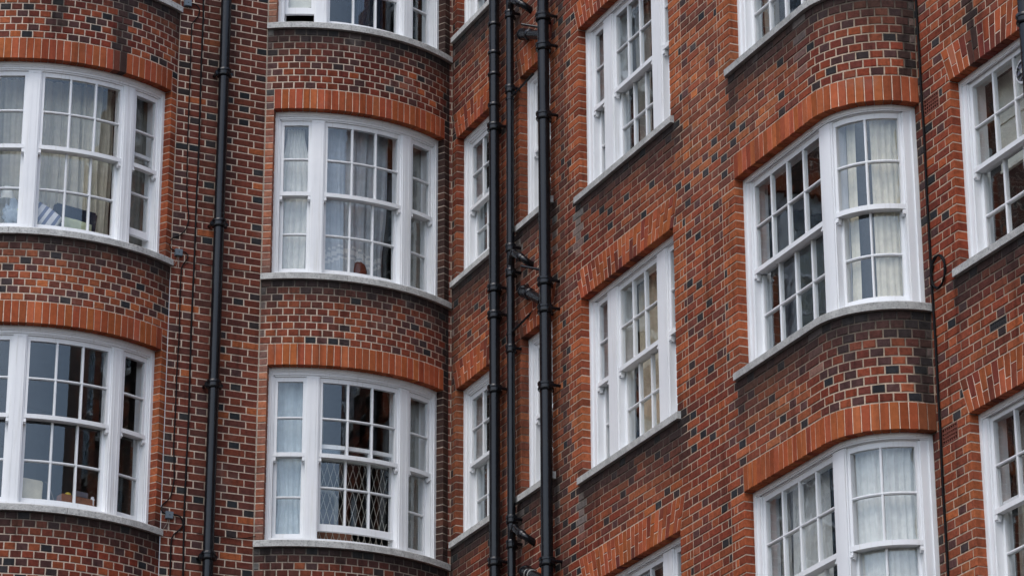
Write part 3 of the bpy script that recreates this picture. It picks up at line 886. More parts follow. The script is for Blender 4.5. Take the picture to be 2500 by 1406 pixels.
# right bay, middle storey
curtain(bow2, -0.96, -0.56, H+0.14, H+HA-0.1, 0.32, 0.014, 0.075, M['cur_white'], 'white gathered curtain in the left side sash of the complete middle central bay window', seed=7, gather=[(1.0, 0.4, 0.5)], group=cg)
curtain(bow2, -0.50, 0.20, H+0.16, H+HA, 0.35, 0.016, 0.16, M['cur_net'], 'pale grey net curtain with a white striped hem in the central bay', seed=8, band=[(0.10, 0.118), (0.135, 0.165), (0.18, 0.19)], group=cg)
curtain(bow2, 0.20, 0.43, H+0.14, H+HA, 0.38, 0.014, 0.12, M['cur_net'], 'narrow grey net curtain at the right of the central bay middle sash', seed=9, gather=[(0.15, 0.2, 0.35)], band=[(0.10, 0.118), (0.135, 0.165)], group=cg)
curtain(bow2, 0.56, 1.0, H+0.14, H+HA, 0.33, 0.012, 0.14, M['cur_grey'], 'dull grey curtain in the right side sash, middle storey of the central bay', seed=10, group=cg)
# right bay, lower storey
curtain(bow2, -0.97, -0.56, 0.14, HA, 0.32, 0.014, 0.085, M['cur_blue'], 'pale blue curtain tied at its middle in the sash left of the lattice grille', seed=11, gather=[(0.22, 0.55, 0.35)], group=cg)
curtain(bow2, -0.62, -0.33, 0.7, HA, 0.55, 0.012, 0.15, M['cur_grey'], 'slanting grey curtain edge left of the lattice grille', seed=12, gather=[(0.0, 0.0, 0.9)], group=cg)
curtain(bow2, 0.56, 1.0, 0.14, HA, 0.33, 0.014, 0.13, M['cur_grey'], 'dark grey curtain in the right side sash beside the lattice grille', seed=13, group=cg)
# top storey of the central bay
curtain(bow2, -0.98, -0.58, 2*H+0.36, 2*H+HA, 0.30, 0.002, 0.3, M['blind'], 'pale blind behind the small raised sash at the top of the central bay', cat='blind', seed=14, name='blind')
curtain(bow2, 0.02, 0.44, 2*H+0.14, 2*H+HA, 0.50, 0.018, 0.12, M['cl_dark'], 'dark curtain in the topmost middle sash of the central bay', seed=15, group=cg)
# lowest window cut by the picture edge, left bay
# flat wall windows
curtain(pb, 3.68, 4.42, 0.15, HA-.1, 0.36, 0.020, 0.14, M['cur_beige'], 'beige curtain behind the middle sash of the lower flat window right of the pipes', seed=16, group=cg)
curtain(pb, 3.19, 3.46, 0.15, HA-.1, 0.34, 0.012, 0.12, M['cur_grey'], 'grey curtain in the narrow left sash of the lower flat window right of the pipes', seed=17, group=cg)
curtain(pb, 3.68, 3.95, H+0.15, H+HA-.1, 0.40, 0.016, 0.12, M['cur_grey'], 'grey curtain at the left of the middle sash of the upper flat window', seed=18, group=cg)
# rounded corner windows
curtain(pb, 8.02, 8.42, 0.14, HA-.1, 0.17+0.10, 0.014, 0.075, M['cur_cream'], 'cream curtain in folds at the right of the complete curved sash', seed=19, group=cg)
curtain(pb, 7.66, 7.80, 0.14, HA-.1, 0.30, 0.008, 0.07, M['cur_cream'], 'narrow strip of cream curtain at the left of the complete curved sash', seed=20, group=cg)
curtain(pb, 7.60, 8.42, -H+0.12, -H+HA-.1, 0.27, 0.012, 0.085, M['cur_white'], 'white sheer curtain behind the curved sash of the lowest rounded corner window', seed=21, group=cg)
curtain(pb, 6.46, 7.06, -H+0.12, -H+HA-.1, 0.34, 0.014, 0.10, M['cur_white'], 'white sheer curtain behind the four pane wide flat sash of the lowest corner window', seed=22, group=cg)
curtain(pb, 7.16, 7.42, -H+0.12, -H+HA-.1, 0.34, 0.014, 0.10, M['cur_white'], 'narrow white sheer curtain beside the mullion of the lowest corner window', seed=23, group=cg)
curtain(pb, 6.24, 6.40, -H+0.12, -H+HA-.1, 0.34, 0.010, 0.08, M['cur_grey'], 'dull curtain edge at the far left of the lowest corner window', seed=24, group=cg)
curtain(pb, 6.25, 6.50, H+0.12, H+HA-.1, 0.34, 0.012, 0.10, M['cur_grey'], 'grey curtain at the left of the topmost corner window, cut by the photo edge', seed=25, group=cg)
curtain(pc, 8.68, 8.86, -H+0.3, -H+HA-.1, 0.36, 0.012, 0.09, M['cur_grey'], 'grey curtain at the left edge of the bottom right window', seed=26, group=cg)
curtain(pb, 0.26, 0.75, 0.35, HA-.05, 0.36, 0.010, 0.10, M['cur_grey'], 'grey curtain in the lower window left of the first drainpipe', seed=27, group=cg)
curtain(pb, 0.26, 0.75, H+0.35, H+1.1, 0.36, 0.010, 0.08, M['cur_grey'], 'short grey curtain in the middle window left of the first drainpipe', seed=28, group=cg)

# ------------------------------------------------------------------ pipes, cables and fittings
def lathe_z(mb, x, y, prof, n=20, col=(1, 1, 1), ax=0):
    """prof: list of (radius, z)"""
    for (r0, z0), (r1, z1) in zip(prof[:-1], prof[1:]):
        for i in range(n):
            a, b = 2*math.pi*i/n, 2*math.pi*(i+1)/n
            mb.quad((x+r0*math.cos(a), y+r0*math.sin(a), z0), (x+r0*math.cos(b), y+r0*math.sin(b), z0),
                    (x+r1*math.cos(b), y+r1*math.sin(b), z1), (x+r1*math.cos(a), y+r1*math.sin(a), z1), col)
def weld(mb):
    idx = {}; v = []; f = []
    for q in mb.f:
        ids = []
        for k in q:
            key = tuple(round(t, 5) for t in mb.v[k])
            if key not in idx: idx[key] = len(v); v.append(key)
            ids.append(idx[key])
        f.append(tuple(ids))
    mb.v, mb.f = v, f; return mb
def tube(mb, pts, rad, n=10, cap=True):
    P = [Vector(p) for p in pts]; rings = []; nrm = None
    rads = rad if isinstance(rad, list) else [rad]*len(P)
    for i, p in enumerate(P):
        t = (P[min(i+1, len(P)-1)]-P[max(i-1, 0)]).normalized()
        if nrm is None: nrm = t.orthogonal().normalized()
        nrm = (nrm - t*nrm.dot(t)).normalized(); bn = t.cross(nrm)
        rings.append([tuple(p+(nrm*math.cos(2*math.pi*k/n)+bn*math.sin(2*math.pi*k/n))*rads[i]) for k in range(n)])
    base = len(mb.v)
    for r in rings: mb.v += r
    for i in range(len(rings)-1):
        for k in range(n):
            a = base+i*n+k; b = base+i*n+(k+1) % n
            mb.f.append((a, b, b+n, a+n)); mb.c.append((1, 1, 1)); mb.mi.append(0)
    if cap:
        mb.f.append(tuple(base+k for k in reversed(range(n)))); mb.c.append((1, 1, 1)); mb.mi.append(0)
        mb.f.append(tuple(base+(len(rings)-1)*n+k for k in range(n))); mb.c.append((1, 1, 1)); mb.mi.append(0)
def smooth_angle(o, ang=40):
    me = o.data
    me.polygons.foreach_set('use_smooth', [True]*len(me.polygons))
    import bmesh
    bm = bmesh.new(); bm.from_mesh(me)
    bmesh.ops.remove_doubles(bm, verts=bm.verts, dist=1e-5)
    bmesh.ops.recalc_face_normals(bm, faces=bm.faces)
    for e in bm.edges:
        if len(e.link_faces) == 2 and e.calc_face_angle(0) > math.radians(ang): e.smooth = False
    bm.to_mesh(me); bm.free()
def bend(pts, k=6):
    """round the corners of a polyline"""
    P = [Vector(p) for p in pts]; out = [P[0]]
    for i in range(1, len(P)-1):
        a, b, c = P[i-1], P[i], P[i+1]; r = min((a-b).length, (c-b).length)*0.5
        s = b+(a-b).normalized()*r; e = b+(c-b).normalized()*r
        for j in range(k+1):
            t = j/k; out.append(s*(1-t)**2 + b*2*t*(1-t) + e*t*t)
    out.append(P[-1]); return out
def collar(x, y, z, r, big, wall, par, lugs=True):
    m = MB(); q = r*1.30 if big else r*1.18; h = 0.082 if big else 0.035
    lathe_z(m, x, y, [(r, z-h), (q*0.97, z-h), (q*1.06, z-h+0.012), (q*1.06, z-h+0.022), (q*0.96, z-h+0.026), (q*0.96, z-0.030), (q*1.07, z-0.026), (q*1.07, z-0.006), (q, z), (r, z)])
    if lugs:      # cast ears and bolts that hold the pipe off the wall
        for s in (-1, 1):
            if wall == 'A':
                ex = x+s*(r*1.35); cbox(m, fa, min(x+s*r*0.9, ex+s*0.012), max(x+s*r*0.9, ex+s*0.012), z-h*0.9, z-h*0.25, y+r*0.1, y+r*0.45)
                tube(m, [(ex, 0, z-h*0.55), (ex, y+r*0.0, z-h*0.55)], 0.016, 8); tube(m, [(ex, y+r*0.05, z-h*0.55), (ex, y-0.008, z-h*0.55)], 0.023, 6)
            else:
                ey = y+s*(r*1.35); cbox(m, PathW(x), -max(ey+s*0.012, y+s*r*0.9), -min(ey+s*0.012, y+s*r*0.9), z-h*0.9, z-h*0.25, r*0.1, r*0.45)
                tube(m, [(wall, ey, z-h*0.55), (x+r*0.0, ey, z-h*0.55)], 0.016, 8); tube(m, [(x+r*0.05, ey, z-h*0.55), (x-0.008, ey, z-h*0.55)], 0.023, 6)
    o = m.build('collar', M['iron'], par); smooth_angle(o)
class PathW:
    def __init__(s, x): s.x = x
    def P(s, u, d): return (s.x+d, -u)
    def segs(s, a, b): return 1
def pipe(x, y, r, z0, z1, cs, wall, label, cat='drainpipe', group='black pipes down the wall'):
    m = MB(); lathe_z(m, x, y, [(r, z0), (r, z1)], 24)
    root = m.build('drainpipe', M['iron']); smooth_angle(root); tag(root, label, cat, group)
    for c in cs:
        z, big = (c, True) if not isinstance(c, tuple) else c
        collar(x, y, z, r, big, wall, root, lugs=big)
    return root
pz0, pz1 = -4.0, 7.2
pipe(-2.562, -0.105, 0.054, -3.1, 7.2, [5.0+0.012+1.65, 4.965, 3.312, 1.612, -0.13, -1.78], 'A', 'black iron drainpipe on the flat brick strip between the two left bays')
P1 = pipe(-0.1, -1.325, 0.054, pz0, pz1, [4.30, (4.86, False), (5.10, False), (5.42, False), (4.52, False), 2.56, 2.28, 1.51, -0.235, -1.9], 0.0, 'black drainpipe nearest the inner corner, first of the three close together')
P2 = pipe(-0.085, -1.683, 0.040, pz0, pz1, [4.57, 5.40, 2.86, (2.60, True), 1.81, 0.09, -0.155, -2.4], 0.0, 'thin black waste pipe in the middle of the three close together')
P3 = pipe(-0.115, -2.55, 0.057, pz0, pz1, [4.97, 4.65, 3.91, 2.19, 1.91, 1.14, -0.565, -2.3], 0.0, 'thickest black soil pipe, right one of the three close together')
pipe(0.55, -9.83, 0.055, -4.0, 7.2, [1.79, 3.6, 0.1, -1.7], AR, 'black pipe cut by the right edge of the photo at its top')
# soil branches on the thick pipe, waste branches on the thin one
def branch(parent, pts, r, sock=(0, 1), name='branch'):
    m = MB(); B = bend(pts); tube(m, B, r, 16)
    # socket rings
    for t in sock:
        i = int(t*(len(B)-1)); i = min(max(i, 1), len(B)-2); d_ = (B[i+1]-B[i-1]).normalized(); p = B[i]
        tube(m, [p-d_*0.035, p-d_*0.022, p+d_*0.022, p+d_*0.035], [r*1.05, r*1.24, r*1.24, r*1.05], 16)
    o = m.build(name, M['iron'], parent); smooth_angle(o); return o
for pts in ([(0.04, -1.90, 5.07), (-0.06, -1.92, 5.04), (-0.11, -2.24, 4.88), (-0.115, -2.52, 4.75)],
            [(0.04, -1.88, 2.35), (-0.06, -1.91, 2.29), (-0.105, -2.20, 2.15), (-0.115, -2.50, 1.97)],
            [(0.04, -1.89, -0.49), (-0.06, -1.92, -0.52), (-0.105, -2.19, -0.63), (-0.115, -2.46, -0.75)]):
    branch(P3, pts, 0.050, (0.30, 0.72))
tp = MB(); 
for q in (0.0, 0.07): tube(tp, [(-0.104, -2.12-q, -0.60-q*0.42), (-0.105, -2.132-q, -0.605-q*0.42)], 0.0535, 14)
o = tp.build('tape_band', M['palepl'], P3)
for zc in (5.40, 2.66, -0.13):
    branch(P2, [(-0.085, -1.69, zc-0.03), (-0.10, -1.75, zc+0.09), (-0.125, -1.91, zc), (-0.10, -2.03, zc-0.085), (0.03, -2.01, zc-0.14)], 0.034, (0.35, 0.7))
def stub(pts, r, label, mat=M['iron'], cat='overflow pipe', name='overflow_pipe', group='thin overflow pipes'):
    m = MB(); tube(m, pts, r, 8); o = m.build(name, mat); smooth_angle(o); tag(o, label, cat, group); return o
stub([(0.02, -2.28, 2.385), (-0.13, -2.03, 2.50)], 0.013, 'short thin overflow pipe sticking out under the forked waste pipe')
stub([(0.02, -2.27, 4.97), (-0.13, -2.07, 5.07)], 0.013, 'short thin overflow pipe above the topmost soil branch')
for z_ in (4.42, 1.92):
    m = MB(); tube(m, [(0.02, -2.02, z_+0.16), (-0.06, -1.80, z_+0.05), (-0.10, -1.70, z_)], 0.012, 8); tube(m, [(-0.085, -1.683, z_-0.01), (-0.085, -1.683, z_+0.012)], 0.046, 16)
    o = m.build('stay', M['iron'], P2); smooth_angle(o)

def onA(px, py, y):
    d = fw + RT*((px-1250)/FPX) - UP*((py-703)/FPX); t = (y-CAM.y)/d.y; p = CAM + d*t; return (p.x, p.y, p.z)
CB1 = [(-2.871, 5.665), (-2.81, 5.655), (-2.785, 5.60), (-2.80, 5.50)]
def cable(name, pts, r, label, cat='cable', mat='cable'):
    m = MB(); tube(m, pts, r, 7); o = m.build(name, M[mat]); smooth_angle(o, 80); tag(o, label, cat); return o
def densify(pts, jit, rr, n=5):
    out = []
    for a, b in zip(pts[:-1], pts[1:]):
        for i in range(n):
            t = i/n; out.append((a[0]+(b[0]-a[0])*t + rr.uniform(-jit, jit), a[1], a[2]+(b[2]-a[2])*t))
    out.append(pts[-1]); return out
# measured along the wall in metres (x, z)
ca = [(469, 9), (479, 12), (486, 20), (487, 30), (484, 41), (476, 50), (468.5, 60), (467, 90), (465.5, 154), (461, 269), (458, 358), (456.5, 440), (457, 500), (460.5, 520), (461, 536), (457.5, 552), (450, 566), (438, 575), (424, 580), (414.5, 588), (413, 598), (417, 607), (428, 613)]
rrx = random.Random(5)
def wallpts(pp, y=-0.012): return [onA(a, b, y) for a, b in pp]
cable('cable', wallpts(ca), 0.0062, 'thin black cable looping down the wall from the topmost junction box to the middle one')
cb_ = [(444, 614), (453, 616), (459, 623), (458, 630), (453, 638), (446, 647), (443, 656), (440.5, 696), (437, 827), (431, 922), (430, 960), (428, 1008), (424, 1087), (425, 1130), (425.5, 1166), (421, 1195), (415, 1216), (403, 1226), (396, 1232), (393, 1242), (396, 1249), (404, 1253)]
cable('cable', wallpts(cb_), 0.0062, 'thin black cable from the middle junction box down to the lowest one')
cc_ = [(420, 1255), (430, 1256), (440, 1260), (446, 1270), (446.5, 1282), (438, 1293), (425, 1303), (419, 1314), (417.6, 1325), (416.5, 1360), (415, 1406), (413, 1480)]
cable('cable', wallpts(cc_), 0.0075, 'thin black cable leaving the lowest junction box downwards')
cd_ = [(499, -60), (497, 0), (496, 51), (492.7, 128), (489.6, 218), (486, 358), (479, 500), (476.5, 582), (473, 663.5), (466.7, 810.7), (462.4, 957.8), (461, 1010), (454, 1152), (450, 1240), (448, 1332), (447, 1406), (446, 1470)]
cable('cable', densify(wallpts(cd_, -0.014), 0.0012, rrx), 0.0092, 'thicker straight black cable between the looping cable and the left drainpipe')
ce_ = [(540, 650), (500, 640), (440, 640)]
cable('wire', wallpts([(455, 641), (490, 643), (520, 651), (570, 658), (622, 663), (640, 668)], -0.009), 0.003, 'fine loose wire running right behind the drainpipe to the central sill', 'wire', 'cable')
cable('wire', wallpts([(480, 1302), (520, 1306), (560, 1312), (600, 1313), (625, 1308)], -0.009), 0.0035, 'fine loose wire running right to the lowest central sill', 'wire', 'cable')
for i, (px_, py_, lb) in enumerate(((458.5, 9, 'topmost small grey junction box beside the top left sill'), (436, 617, 'middle small grey junction box beside the left bay sill'), (413, 1257, 'lowest small grey junction box, with pale wires dangling below'))):
    x_, y_, z_ = onA(px_, py_, -0.02)
    m = MB(); s_ = 0.037
    cbox(m, fa, x_-s_, x_+s_, z_-s_*0.95, z_+s_*0.95, -0.037, -0.001)
    cbox(m, fa, x_-s_+0.003, x_+s_-0.003, z_-s_*0.95+0.003, z_+s_*0.95-0.003, -0.041, -0.037)
    o = m.build('junction_box', M['boxgrey']); tag(o, lb, 'junction box', 'grey junction boxes on the cable')
    m = MB(); tube(m, [(x_, -0.040, z_), (x_, -0.043, z_)], 0.006, 8); m.build('screw', M['blackpl'], o)
    if i:
        for q, w_ in enumerate(((-0.012, -0.05), (0.004, -0.02))):
            m = MB(); tube(m, bend([(x_+w_[0], -0.02, z_-0.036), (x_+w_[0], -0.02, z_-0.07), (x_+w_[1], -0.012, z_-0.14 - 0.03*q)]), 0.0025, 5); m.build('loose_wire', M['wire'], o)
# cable in the right-hand corner with its spare coil
yc = -8.168
pts = [(0.636, yc+0.004*math.sin(z*3.1)+0.003*math.sin(z*7.7), z) for z in [7.0-0.25*i for i in range(46)]]
cable('cable', pts, 0.0105, 'black cable down the corner beside the rounded bay, carrying a spare coil')
m = MB(); cy_, cz_ = -8.275, 0.285; ring = []
for i in range(60):
    a = 2*math.pi*i/28; rr_ = 1 + 0.05*math.sin(i*0.5)
    ring.append((0.632+0.004*math.sin(i), cy_+0.098*rr_*math.cos(a), cz_+0.138*rr_*math.sin(a)))
tube(m, ring, 0.0085, 7); o = m.build('cable_coil', M['cable']); smooth_angle(o, 80); tag(o, 'oval coil of spare black cable hanging beside the rounded bay', 'cable coil')

# ------------------------------------------------------------------ things inside the windows
def blob(name, c, r, mat, label, cat, seed=0, sub=3, n=0.25, flat=False, rot=0):
    import bmesh
    bm = bmesh.new(); bmesh.ops.create_icosphere(bm, subdivisions=sub, radius=1.0)
    rr = random.Random(seed); o1 = Vector((rr.uniform(0, 9), rr.uniform(0, 9), rr.uniform(0, 9)))
    from mathutils import noise as mn
    for v in bm.verts:
        k = 1 + n*mn.noise(v.co*1.6+o1) + n*0.6*mn.noise(v.co*4+o1)
        v.co = Vector((v.co.x*r[0]*k, v.co.y*r[1]*k, v.co.z*r[2]*k))
        if v.co.z < -r[2]*0.55: v.co.z = -r[2]*0.55
    me = bpy.data.meshes.new(name); 
    for f in bm.faces: f.smooth = True
    bm.to_mesh(me); bm.free(); me.materials.append(mat)
    o = bpy.data.objects.new(name, me); C.objects.link(o); o.location = (c[0], c[1], c[2]+r[2]*0.55); o.rotation_euler = (0, 0, rot)
    tag(o, label, cat); return o
def pillow(name, c, s, mat, label, cat, rot=(0, 0, 0), stripes=0):
    mb = MB(); n = 20
    def S(i, j, sg):
        x, y = -1+2*i/n, -1+2*j/n
        t = (1-abs(x)**2.6)*(1-abs(y)**2.6); k = 1-0.10*(abs(x)*abs(y))
        return (x*s[0]*k*(1-0.06*math.cos(y*1.5)), sg*s[1]*max(t, 0)**0.45*(1+0.06*math.sin(7*x+4*y)), y*s[2]*k)
    for i in range(n):
        for j in range(n):
            for sg in (1, -1):
                x = (i+0.5)/n; c_ = (1, 1, 1) if stripes and int(x*stripes) % 2 else (0, 0, 0)
                q = [S(i, j, sg), S(i+1, j, sg), S(i+1, j+1, sg), S(i, j+1, sg)]
                if sg > 0: q = q[::-1]
                mb.quad(*q, c_)
    col = mb.c[:]; weld(mb); mb.c = col
    o = mb.build(name, mat, None, True); o.location = c; o.rotation_euler = rot; tag(o, label, cat); return o
def boxthing(name, c, s, mat, label, cat, rot=0, bev=0.006, lid=None):
    import bmesh
    bm = bmesh.new(); bmesh.ops.create_cube(bm, size=1)
    for v in bm.verts: v.co = Vector((v.co.x*s[0], v.co.y*s[1], v.co.z*s[2]))
    bmesh.ops.bevel(bm, geom=bm.edges[:], offset=bev, segments=2, affect='EDGES')
    me = bpy.data.meshes.new(name); bm.to_mesh(me); bm.free(); me.materials.append(mat)
    o = bpy.data.objects.new(name, me); C.objects.link(o); o.location = (c[0], c[1], c[2]+s[2]/2)
    o.rotation_euler = (0, 0, rot) if not isinstance(rot, tuple) else rot
    tag(o, label, cat); return o
# inner window boards the things stand on
def ledge(path, u0, u1, z):
    mb = MB(); cbox(mb, path, u0, u1, z-0.03, z, 0.235, 0.62); return bpart(mb, 'window_board', M['oldwhite'])
LZ = 0.20
ledge(bow1, -1.0, 1.0, H+LZ); ledge(bow1, -1.0, 1.0, LZ); ledge(bow2, -1.0, 1.0, H+LZ); ledge(bow2, -1.0, 1.0, 0.115)
ledge(pc, 8.6, 9.65, 2*CO+0.13)
def at(path, u, d, z): return Vector(p3(path, u, z, d))
z_ = H+LZ
blob('clothes_heap', at(bow1, -0.66, 0.31, z_), (0.13, 0.06, 0.17), M['cl_grey'], 'heap of grey blue clothes against the leftmost pane of the upper left bay', 'clothes', 1, 4, 0.5)
blob('dark_garment', at(bow1, -0.57, 0.33, z_), (0.07, 0.05, 0.22), M['cl_dark'], 'dark bundled garment behind the lime cloth in the upper left bay', 'garment', 2, 3, 0.4)
blob('lime_cloth', at(bow1, -0.605, 0.275, z_+0.12), (0.035, 0.025, 0.055), M['cl_lime'], 'lime yellow cloth lying on the clothes heap in the upper left bay', 'cloth', 3, 3, 0.4)
pillow('striped_cushion', at(bow1, -0.33, 0.30, z_+0.12), (0.17, 0.045, 0.11), M['cl_strip'], 'white and navy striped cushion leaning in the middle sash of the upper left bay', 'cushion', (0.1, 0.55, -0.1), 9)
boxthing('suitcase', at(bow1, 0.04, 0.37, z_+0.0), (0.44, 0.09, 0.28), M['cl_dark'], 'dark soft suitcase standing behind the middle sash of the upper left bay', 'suitcase', (0, 0.10, 0.03), 0.02)
pillow('green_cushion', at(bow1, 0.05, 0.285, z_+0.06), (0.16, 0.035, 0.065), M['cl_green'], 'pale green crumpled cushion in front of the dark suitcase', 'cushion', (0.1, 0.15, 0))
# small white lamp at the left edge
lamp = empty('table_lamp', at(bow1, -0.79, 0.36, z_)); tag(lamp, 'small white table lamp at the left edge of the upper left bay', 'lamp')
m = MB(); lathe_z(m, 0, 0, [(0.05, 0), (0.045, 0.012), (0.011, 0.02), (0.011, 0.34)], 14); o = m.build('lamp_stand', M['steel'], lamp); smooth_angle(o)
m = MB(); lathe_z(m, 0, 0, [(0.085, 0.30), (0.08, 0.32), (0.035, 0.45), (0.02, 0.455)], 18); o = m.build('lamp_shade', M['cur_white'], lamp); smooth_angle(o)
z_ = LZ
bag = boxthing('storage_box', at(bow1, -0.34, 0.32, z_), (0.24, 0.12, 0.21), M['bag'], 'cream cloth storage box in the left pane of the lowest middle sash, left bay', 'box', (0, 0.03, 0.1), 0.012)
boxthing('cardboard_tray', at(bow1, 0.21, 0.31, z_), (0.36, 0.11, 0.085), M['cardbd'], 'brown cardboard tray on the sill of the lower left bay', 'tray', 0.24)
boxthing('grey_carton', at(bow1, 0.26, 0.31, z_+0.086), (0.14, 0.07, 0.06), M['greybox'], 'slate grey carton on the brown tray in the lower left bay', 'carton', 0.2)
blob('lemon', at(bow1, 0.11, 0.30, z_+0.086), (0.032, 0.028, 0.025), M['yellow'], 'yellow lemon on the brown tray in the lower left bay', 'fruit', 5, 3, 0.05)
m = MB(); lathe_z(m, 0, 0, [(0.0, 0.0), (0.022, 0.001), (0.024, 0.01), (0.024, 0.07), (0.016, 0.08), (0.016, 0.095), (0.0, 0.096)], 16)
jar = m.build('white_jar', M['steel']); smooth_angle(jar); jar.location = at(bow1, 0.405, 0.29, z_+0.02); tag(jar, 'small white jar at the right end of the brown tray', 'jar')
cable('flex', [tuple(at(bow1, -0.16+0.13*t, 0.33, z_+0.20*math.cos(1.6*t)+0.01)) for t in [i/8 for i in range(9)]], 0.003, 'curved yellowish flex rising behind the middle pane of the lower left bay', 'flex', 'wire')
# brown cushion under the net curtain
blob('brown_cushion', at(bow2, 0.04, 0.30, H+LZ-0.0), (0.075, 0.05, 0.11), M['cl_brown'], 'rounded red brown cushion pressed to the glass under the net curtain', 'cushion', 8, 3, 0.12)
# lattice grille
gr = MB(); gu0, gu1, gz0, gz1 = -0.44, 0.44, 0.125, 0.985; sp = 0.078; sl_ = 0.23/0.078
def seg(u0_, z0_, u1_, z1_, d):
    N = 6
    pts = [p3(bow2, u0_+(u1_-u0_)*i/N, z0_+(z1_-z0_)*i/N, d) for i in range(N+1)]; tube(gr, pts, 0.0036, 4)
i = -20
while i < 40:
    for sg in (1, -1):
        ua = gu0+i*sp; 
        # line u = ua + sg*(z-gz0)/sl_
        za, zb_ = gz0, gz1; A_ = ua; B_ = ua+sg*(gz1-gz0)/sl_
        lo_t, hi_t = 0.0, 1.0
        if A_ != B_:
            t0, t1 = (gu0-A_)/(B_-A_), (gu1-A_)/(B_-A_)
            lo_t, hi_t = max(0, min(t0, t1)), min(1, max(t0, t1))
        if hi_t-lo_t > 0.02: seg(A_+(B_-A_)*lo_t, gz0+(gz1-gz0)*lo_t, A_+(B_-A_)*hi_t, gz0+(gz1-gz0)*hi_t, 0.285 if sg > 0 else 0.291)
    i += 1
go = gr.build('lattice_grille', M['metalw']); tag(go, 'cream metal diamond lattice grille behind a slightly raised sash', 'grille')
for zz_ in (0.118, 0.990):
    m = MB(); cbox(m, bow2, gu0, gu1, zz_-0.012, zz_+0.012, 0.275, 0.30); m.build('grille_rail', M['metalw'], go)
# inner cream rail across the upper sash
m = MB(); cbox(m, bow2, -0.45, 0.45, 1.13, 1.175, 0.34, 0.37); o = m.build('curtain_pole', M['oldwhite']); tag(o, 'cream rail across the dark sash above the lattice grille', 'rail')
m = MB(); cbox(m, bow1, 0.60, 0.92, H+1.10, H+1.145, 0.30, 0.33); o = m.build('curtain_pole', M['oldwhite']); tag(o, 'short cream rail inside the right side sash of the upper left bay', 'rail')
# office chair behind the grille
ch = empty('office_chair', tuple(at(bow2, -0.27, 0.80, -0.28))); tag(ch, 'pale office chair with rounded arms seen through the lattice grille', 'chair')
m = MB(); pts = bend([(-0.17, 0.05, 0.80), (-0.19, 0, 1.13), (0.19, 0, 1.13), (0.17, 0.05, 0.80)], 8); tube(m, pts, 0.022, 10); o = m.build('back_frame', M['palepl'], ch); smooth_angle(o)
m = MB(); cbox(m, PathW(0), -0.15, 0.15, 0.70, 0.93, 0.0, 0.03); o = m.build('backrest', M['greybox'], ch); o.rotation_euler = (0, 0, math.pi/2)
m = MB(); lathe_z(m, 0, -0.1, [(0.0, 0.60), (0.22, 0.60), (0.24, 0.63), (0.22, 0.67), (0.0, 0.68)], 18); o = m.build('seat', M['palepl'], ch); smooth_angle(o)
m = MB(); lathe_z(m, 0, -0.1, [(0.03, 0.06), (0.03, 0.60)], 10); o = m.build('post', M['blackpl'], ch); smooth_angle(o)
m = MB()
for i in range(5): a = i*2*math.pi/5; tube(m, [(0, -0.1, 0.08), (0.26*math.cos(a), -0.1+0.26*math.sin(a), 0.03)], 0.018, 8)
m.build('foot_star', M['blackpl'], ch)
# brown box seen through the gap
boxthing('brown_carton', at(bow2, -0.2, 0.42, 0.117), (0.36, 0.12, 0.16), M['cardbd'], 'brown carton low behind the grille, seen through the gap under the raised sash', 'carton', -0.1)
# right-hand window: blind, fan, bottle
bl = MB(); cbox(bl, pc, 8.71, 9.62, 1.02, 1.80, 0.34, 0.35); cbox(bl, pc, 8.71, 9.62, 1.00, 1.02, 0.33, 0.36); cbox(bl, pc, 8.71, 9.62, 1.40, 1.43, 0.325, 0.338)
bo = bl.build('roller_blind', M['blind']); tag(bo, 'pale blind half lowered behind the upper sash of the top right window', 'blind')
fan = empty('extractor_fan', tuple(at(pc, 9.40, 0.155, 1.555))); tag(fan, 'round clear extractor fan set in the third top pane of the top right window', 'fan')
m = MB(); cbox(m, PathW(0), -0.125, 0.125, -0.165, 0.160, -0.004, 0.004); o = m.build('mounting_plate', M['palepl'], fan)
m = MB()
for k in range(22):
    a, b = 2*math.pi*k/22, 2*math.pi*(k+1)/22
    for r0, r1, x0, x1 in ((0.105, 0.10, 0, -0.022), (0.10, 0.085, -0.022, -0.026)):
        m.quad((x0, r0*math.cos(a), r0*math.sin(a)), (x0, r0*math.cos(b), r0*math.sin(b)), (x1, r1*math.cos(b), r1*math.sin(b)), (x1, r1*math.cos(a), r1*math.sin(a)))
o = m.build('fan_ring', M['steel'], fan); smooth_angle(o)
m = MB()
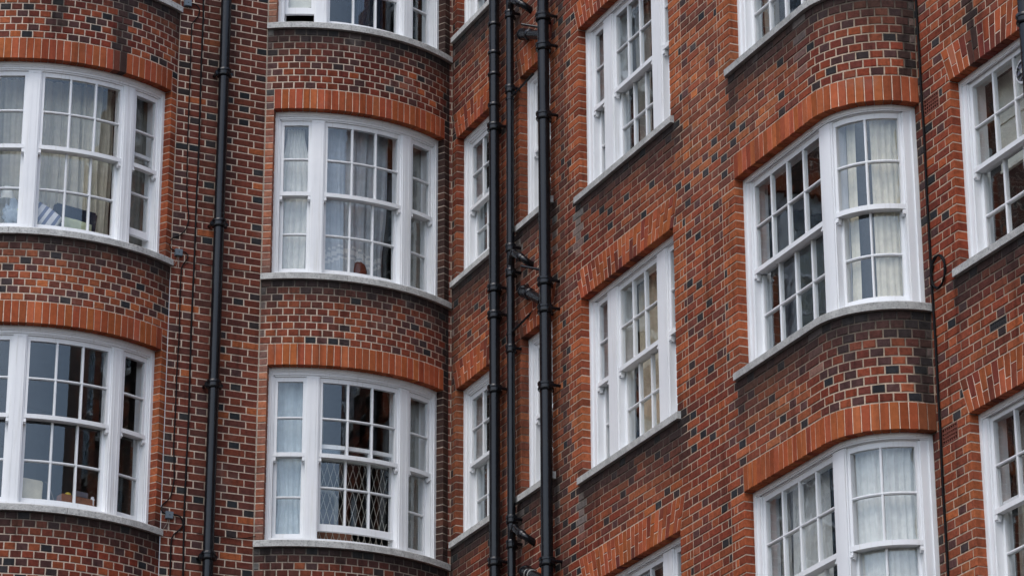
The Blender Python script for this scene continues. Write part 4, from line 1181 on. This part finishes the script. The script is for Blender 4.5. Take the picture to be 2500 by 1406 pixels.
for k in range(7):
    a = 2*math.pi*k/7; c_, s_ = math.cos(a), math.sin(a)
    m.quad((-0.012, 0.02*c_-0.006*s_, 0.02*s_+0.006*c_), (-0.012, 0.084*c_-0.03*s_, 0.084*s_+0.03*c_), (-0.022, 0.084*c_+0.02*s_, 0.084*s_-0.02*c_), (-0.022, 0.02*c_+0.006*s_, 0.02*s_-0.006*c_))
m.build('fan_blade', M['greybox'], fan)
m = MB(); tube(m, [(-0.03, 0, 0), (-0.005, 0, 0)], 0.02, 12); m.build('fan_hub', M['palepl'], fan)
m = MB(); lathe_z(m, 0, 0, [(0.0, 0), (0.035, 0.001), (0.037, 0.02), (0.037, 0.12), (0.015, 0.17), (0.015, 0.20), (0, 0.201)], 16)
bt = m.build('orange_bottle', M['orange']); smooth_angle(bt); bt.location = at(pc, 8.815, 0.36, 2*CO+0.13); tag(bt, 'orange topped bottle in the lower left pane of the top right window', 'bottle')
m = MB(); lathe_z(m, 0, 0, [(0.0, 0), (0.04, 0.001), (0.045, 0.03), (0.03, 0.12), (0.016, 0.15), (0.016, 0.21), (0.03, 0.22), (0, 0.23)], 16)
bt = m.build('clear_bottle', M['steel']); smooth_angle(bt); bt.location = at(pc, 9.16, 0.36, 2*CO+0.13); tag(bt, 'pale bottle on the window board of the top right window', 'bottle')
m = MB(); zb_ = -H+2*CO
cbox(m, pc, 8.735, 8.775, zb_+0.10, zb_+1.02, 0.30, 0.33); cbox(m, pc, 8.735, 9.60, zb_+1.02, zb_+1.065, 0.295, 0.335); m.build('inner_frame', M['oldwhite'], wins['C', -1])
# leaning tube in the topmost corner window
o = stub([tuple(at(pb, 6.40, 0.30, H+0.28)), tuple(at(pb, 6.33, 0.33, H+0.85))], 0.011, 'leaning white strip light tube inside the topmost corner window', M['steel'], 'tube light', 'tube_light', None)
if 'group' in o: del o['group']

# ------------------------------------------------------------------ ground far below
g = MB(); g.quad((-900, -900, -10.45), (900, -900, -10.45), (900, 900, -10.45), (-900, 900, -10.45))
go = g.build('ground', M['ground']); tag(go, kind='structure')

for o_ in SC.objects:
    if 'label' in o_ and len(o_['label'].split()) > 16: print('LONG', o_.name, o_['label'])
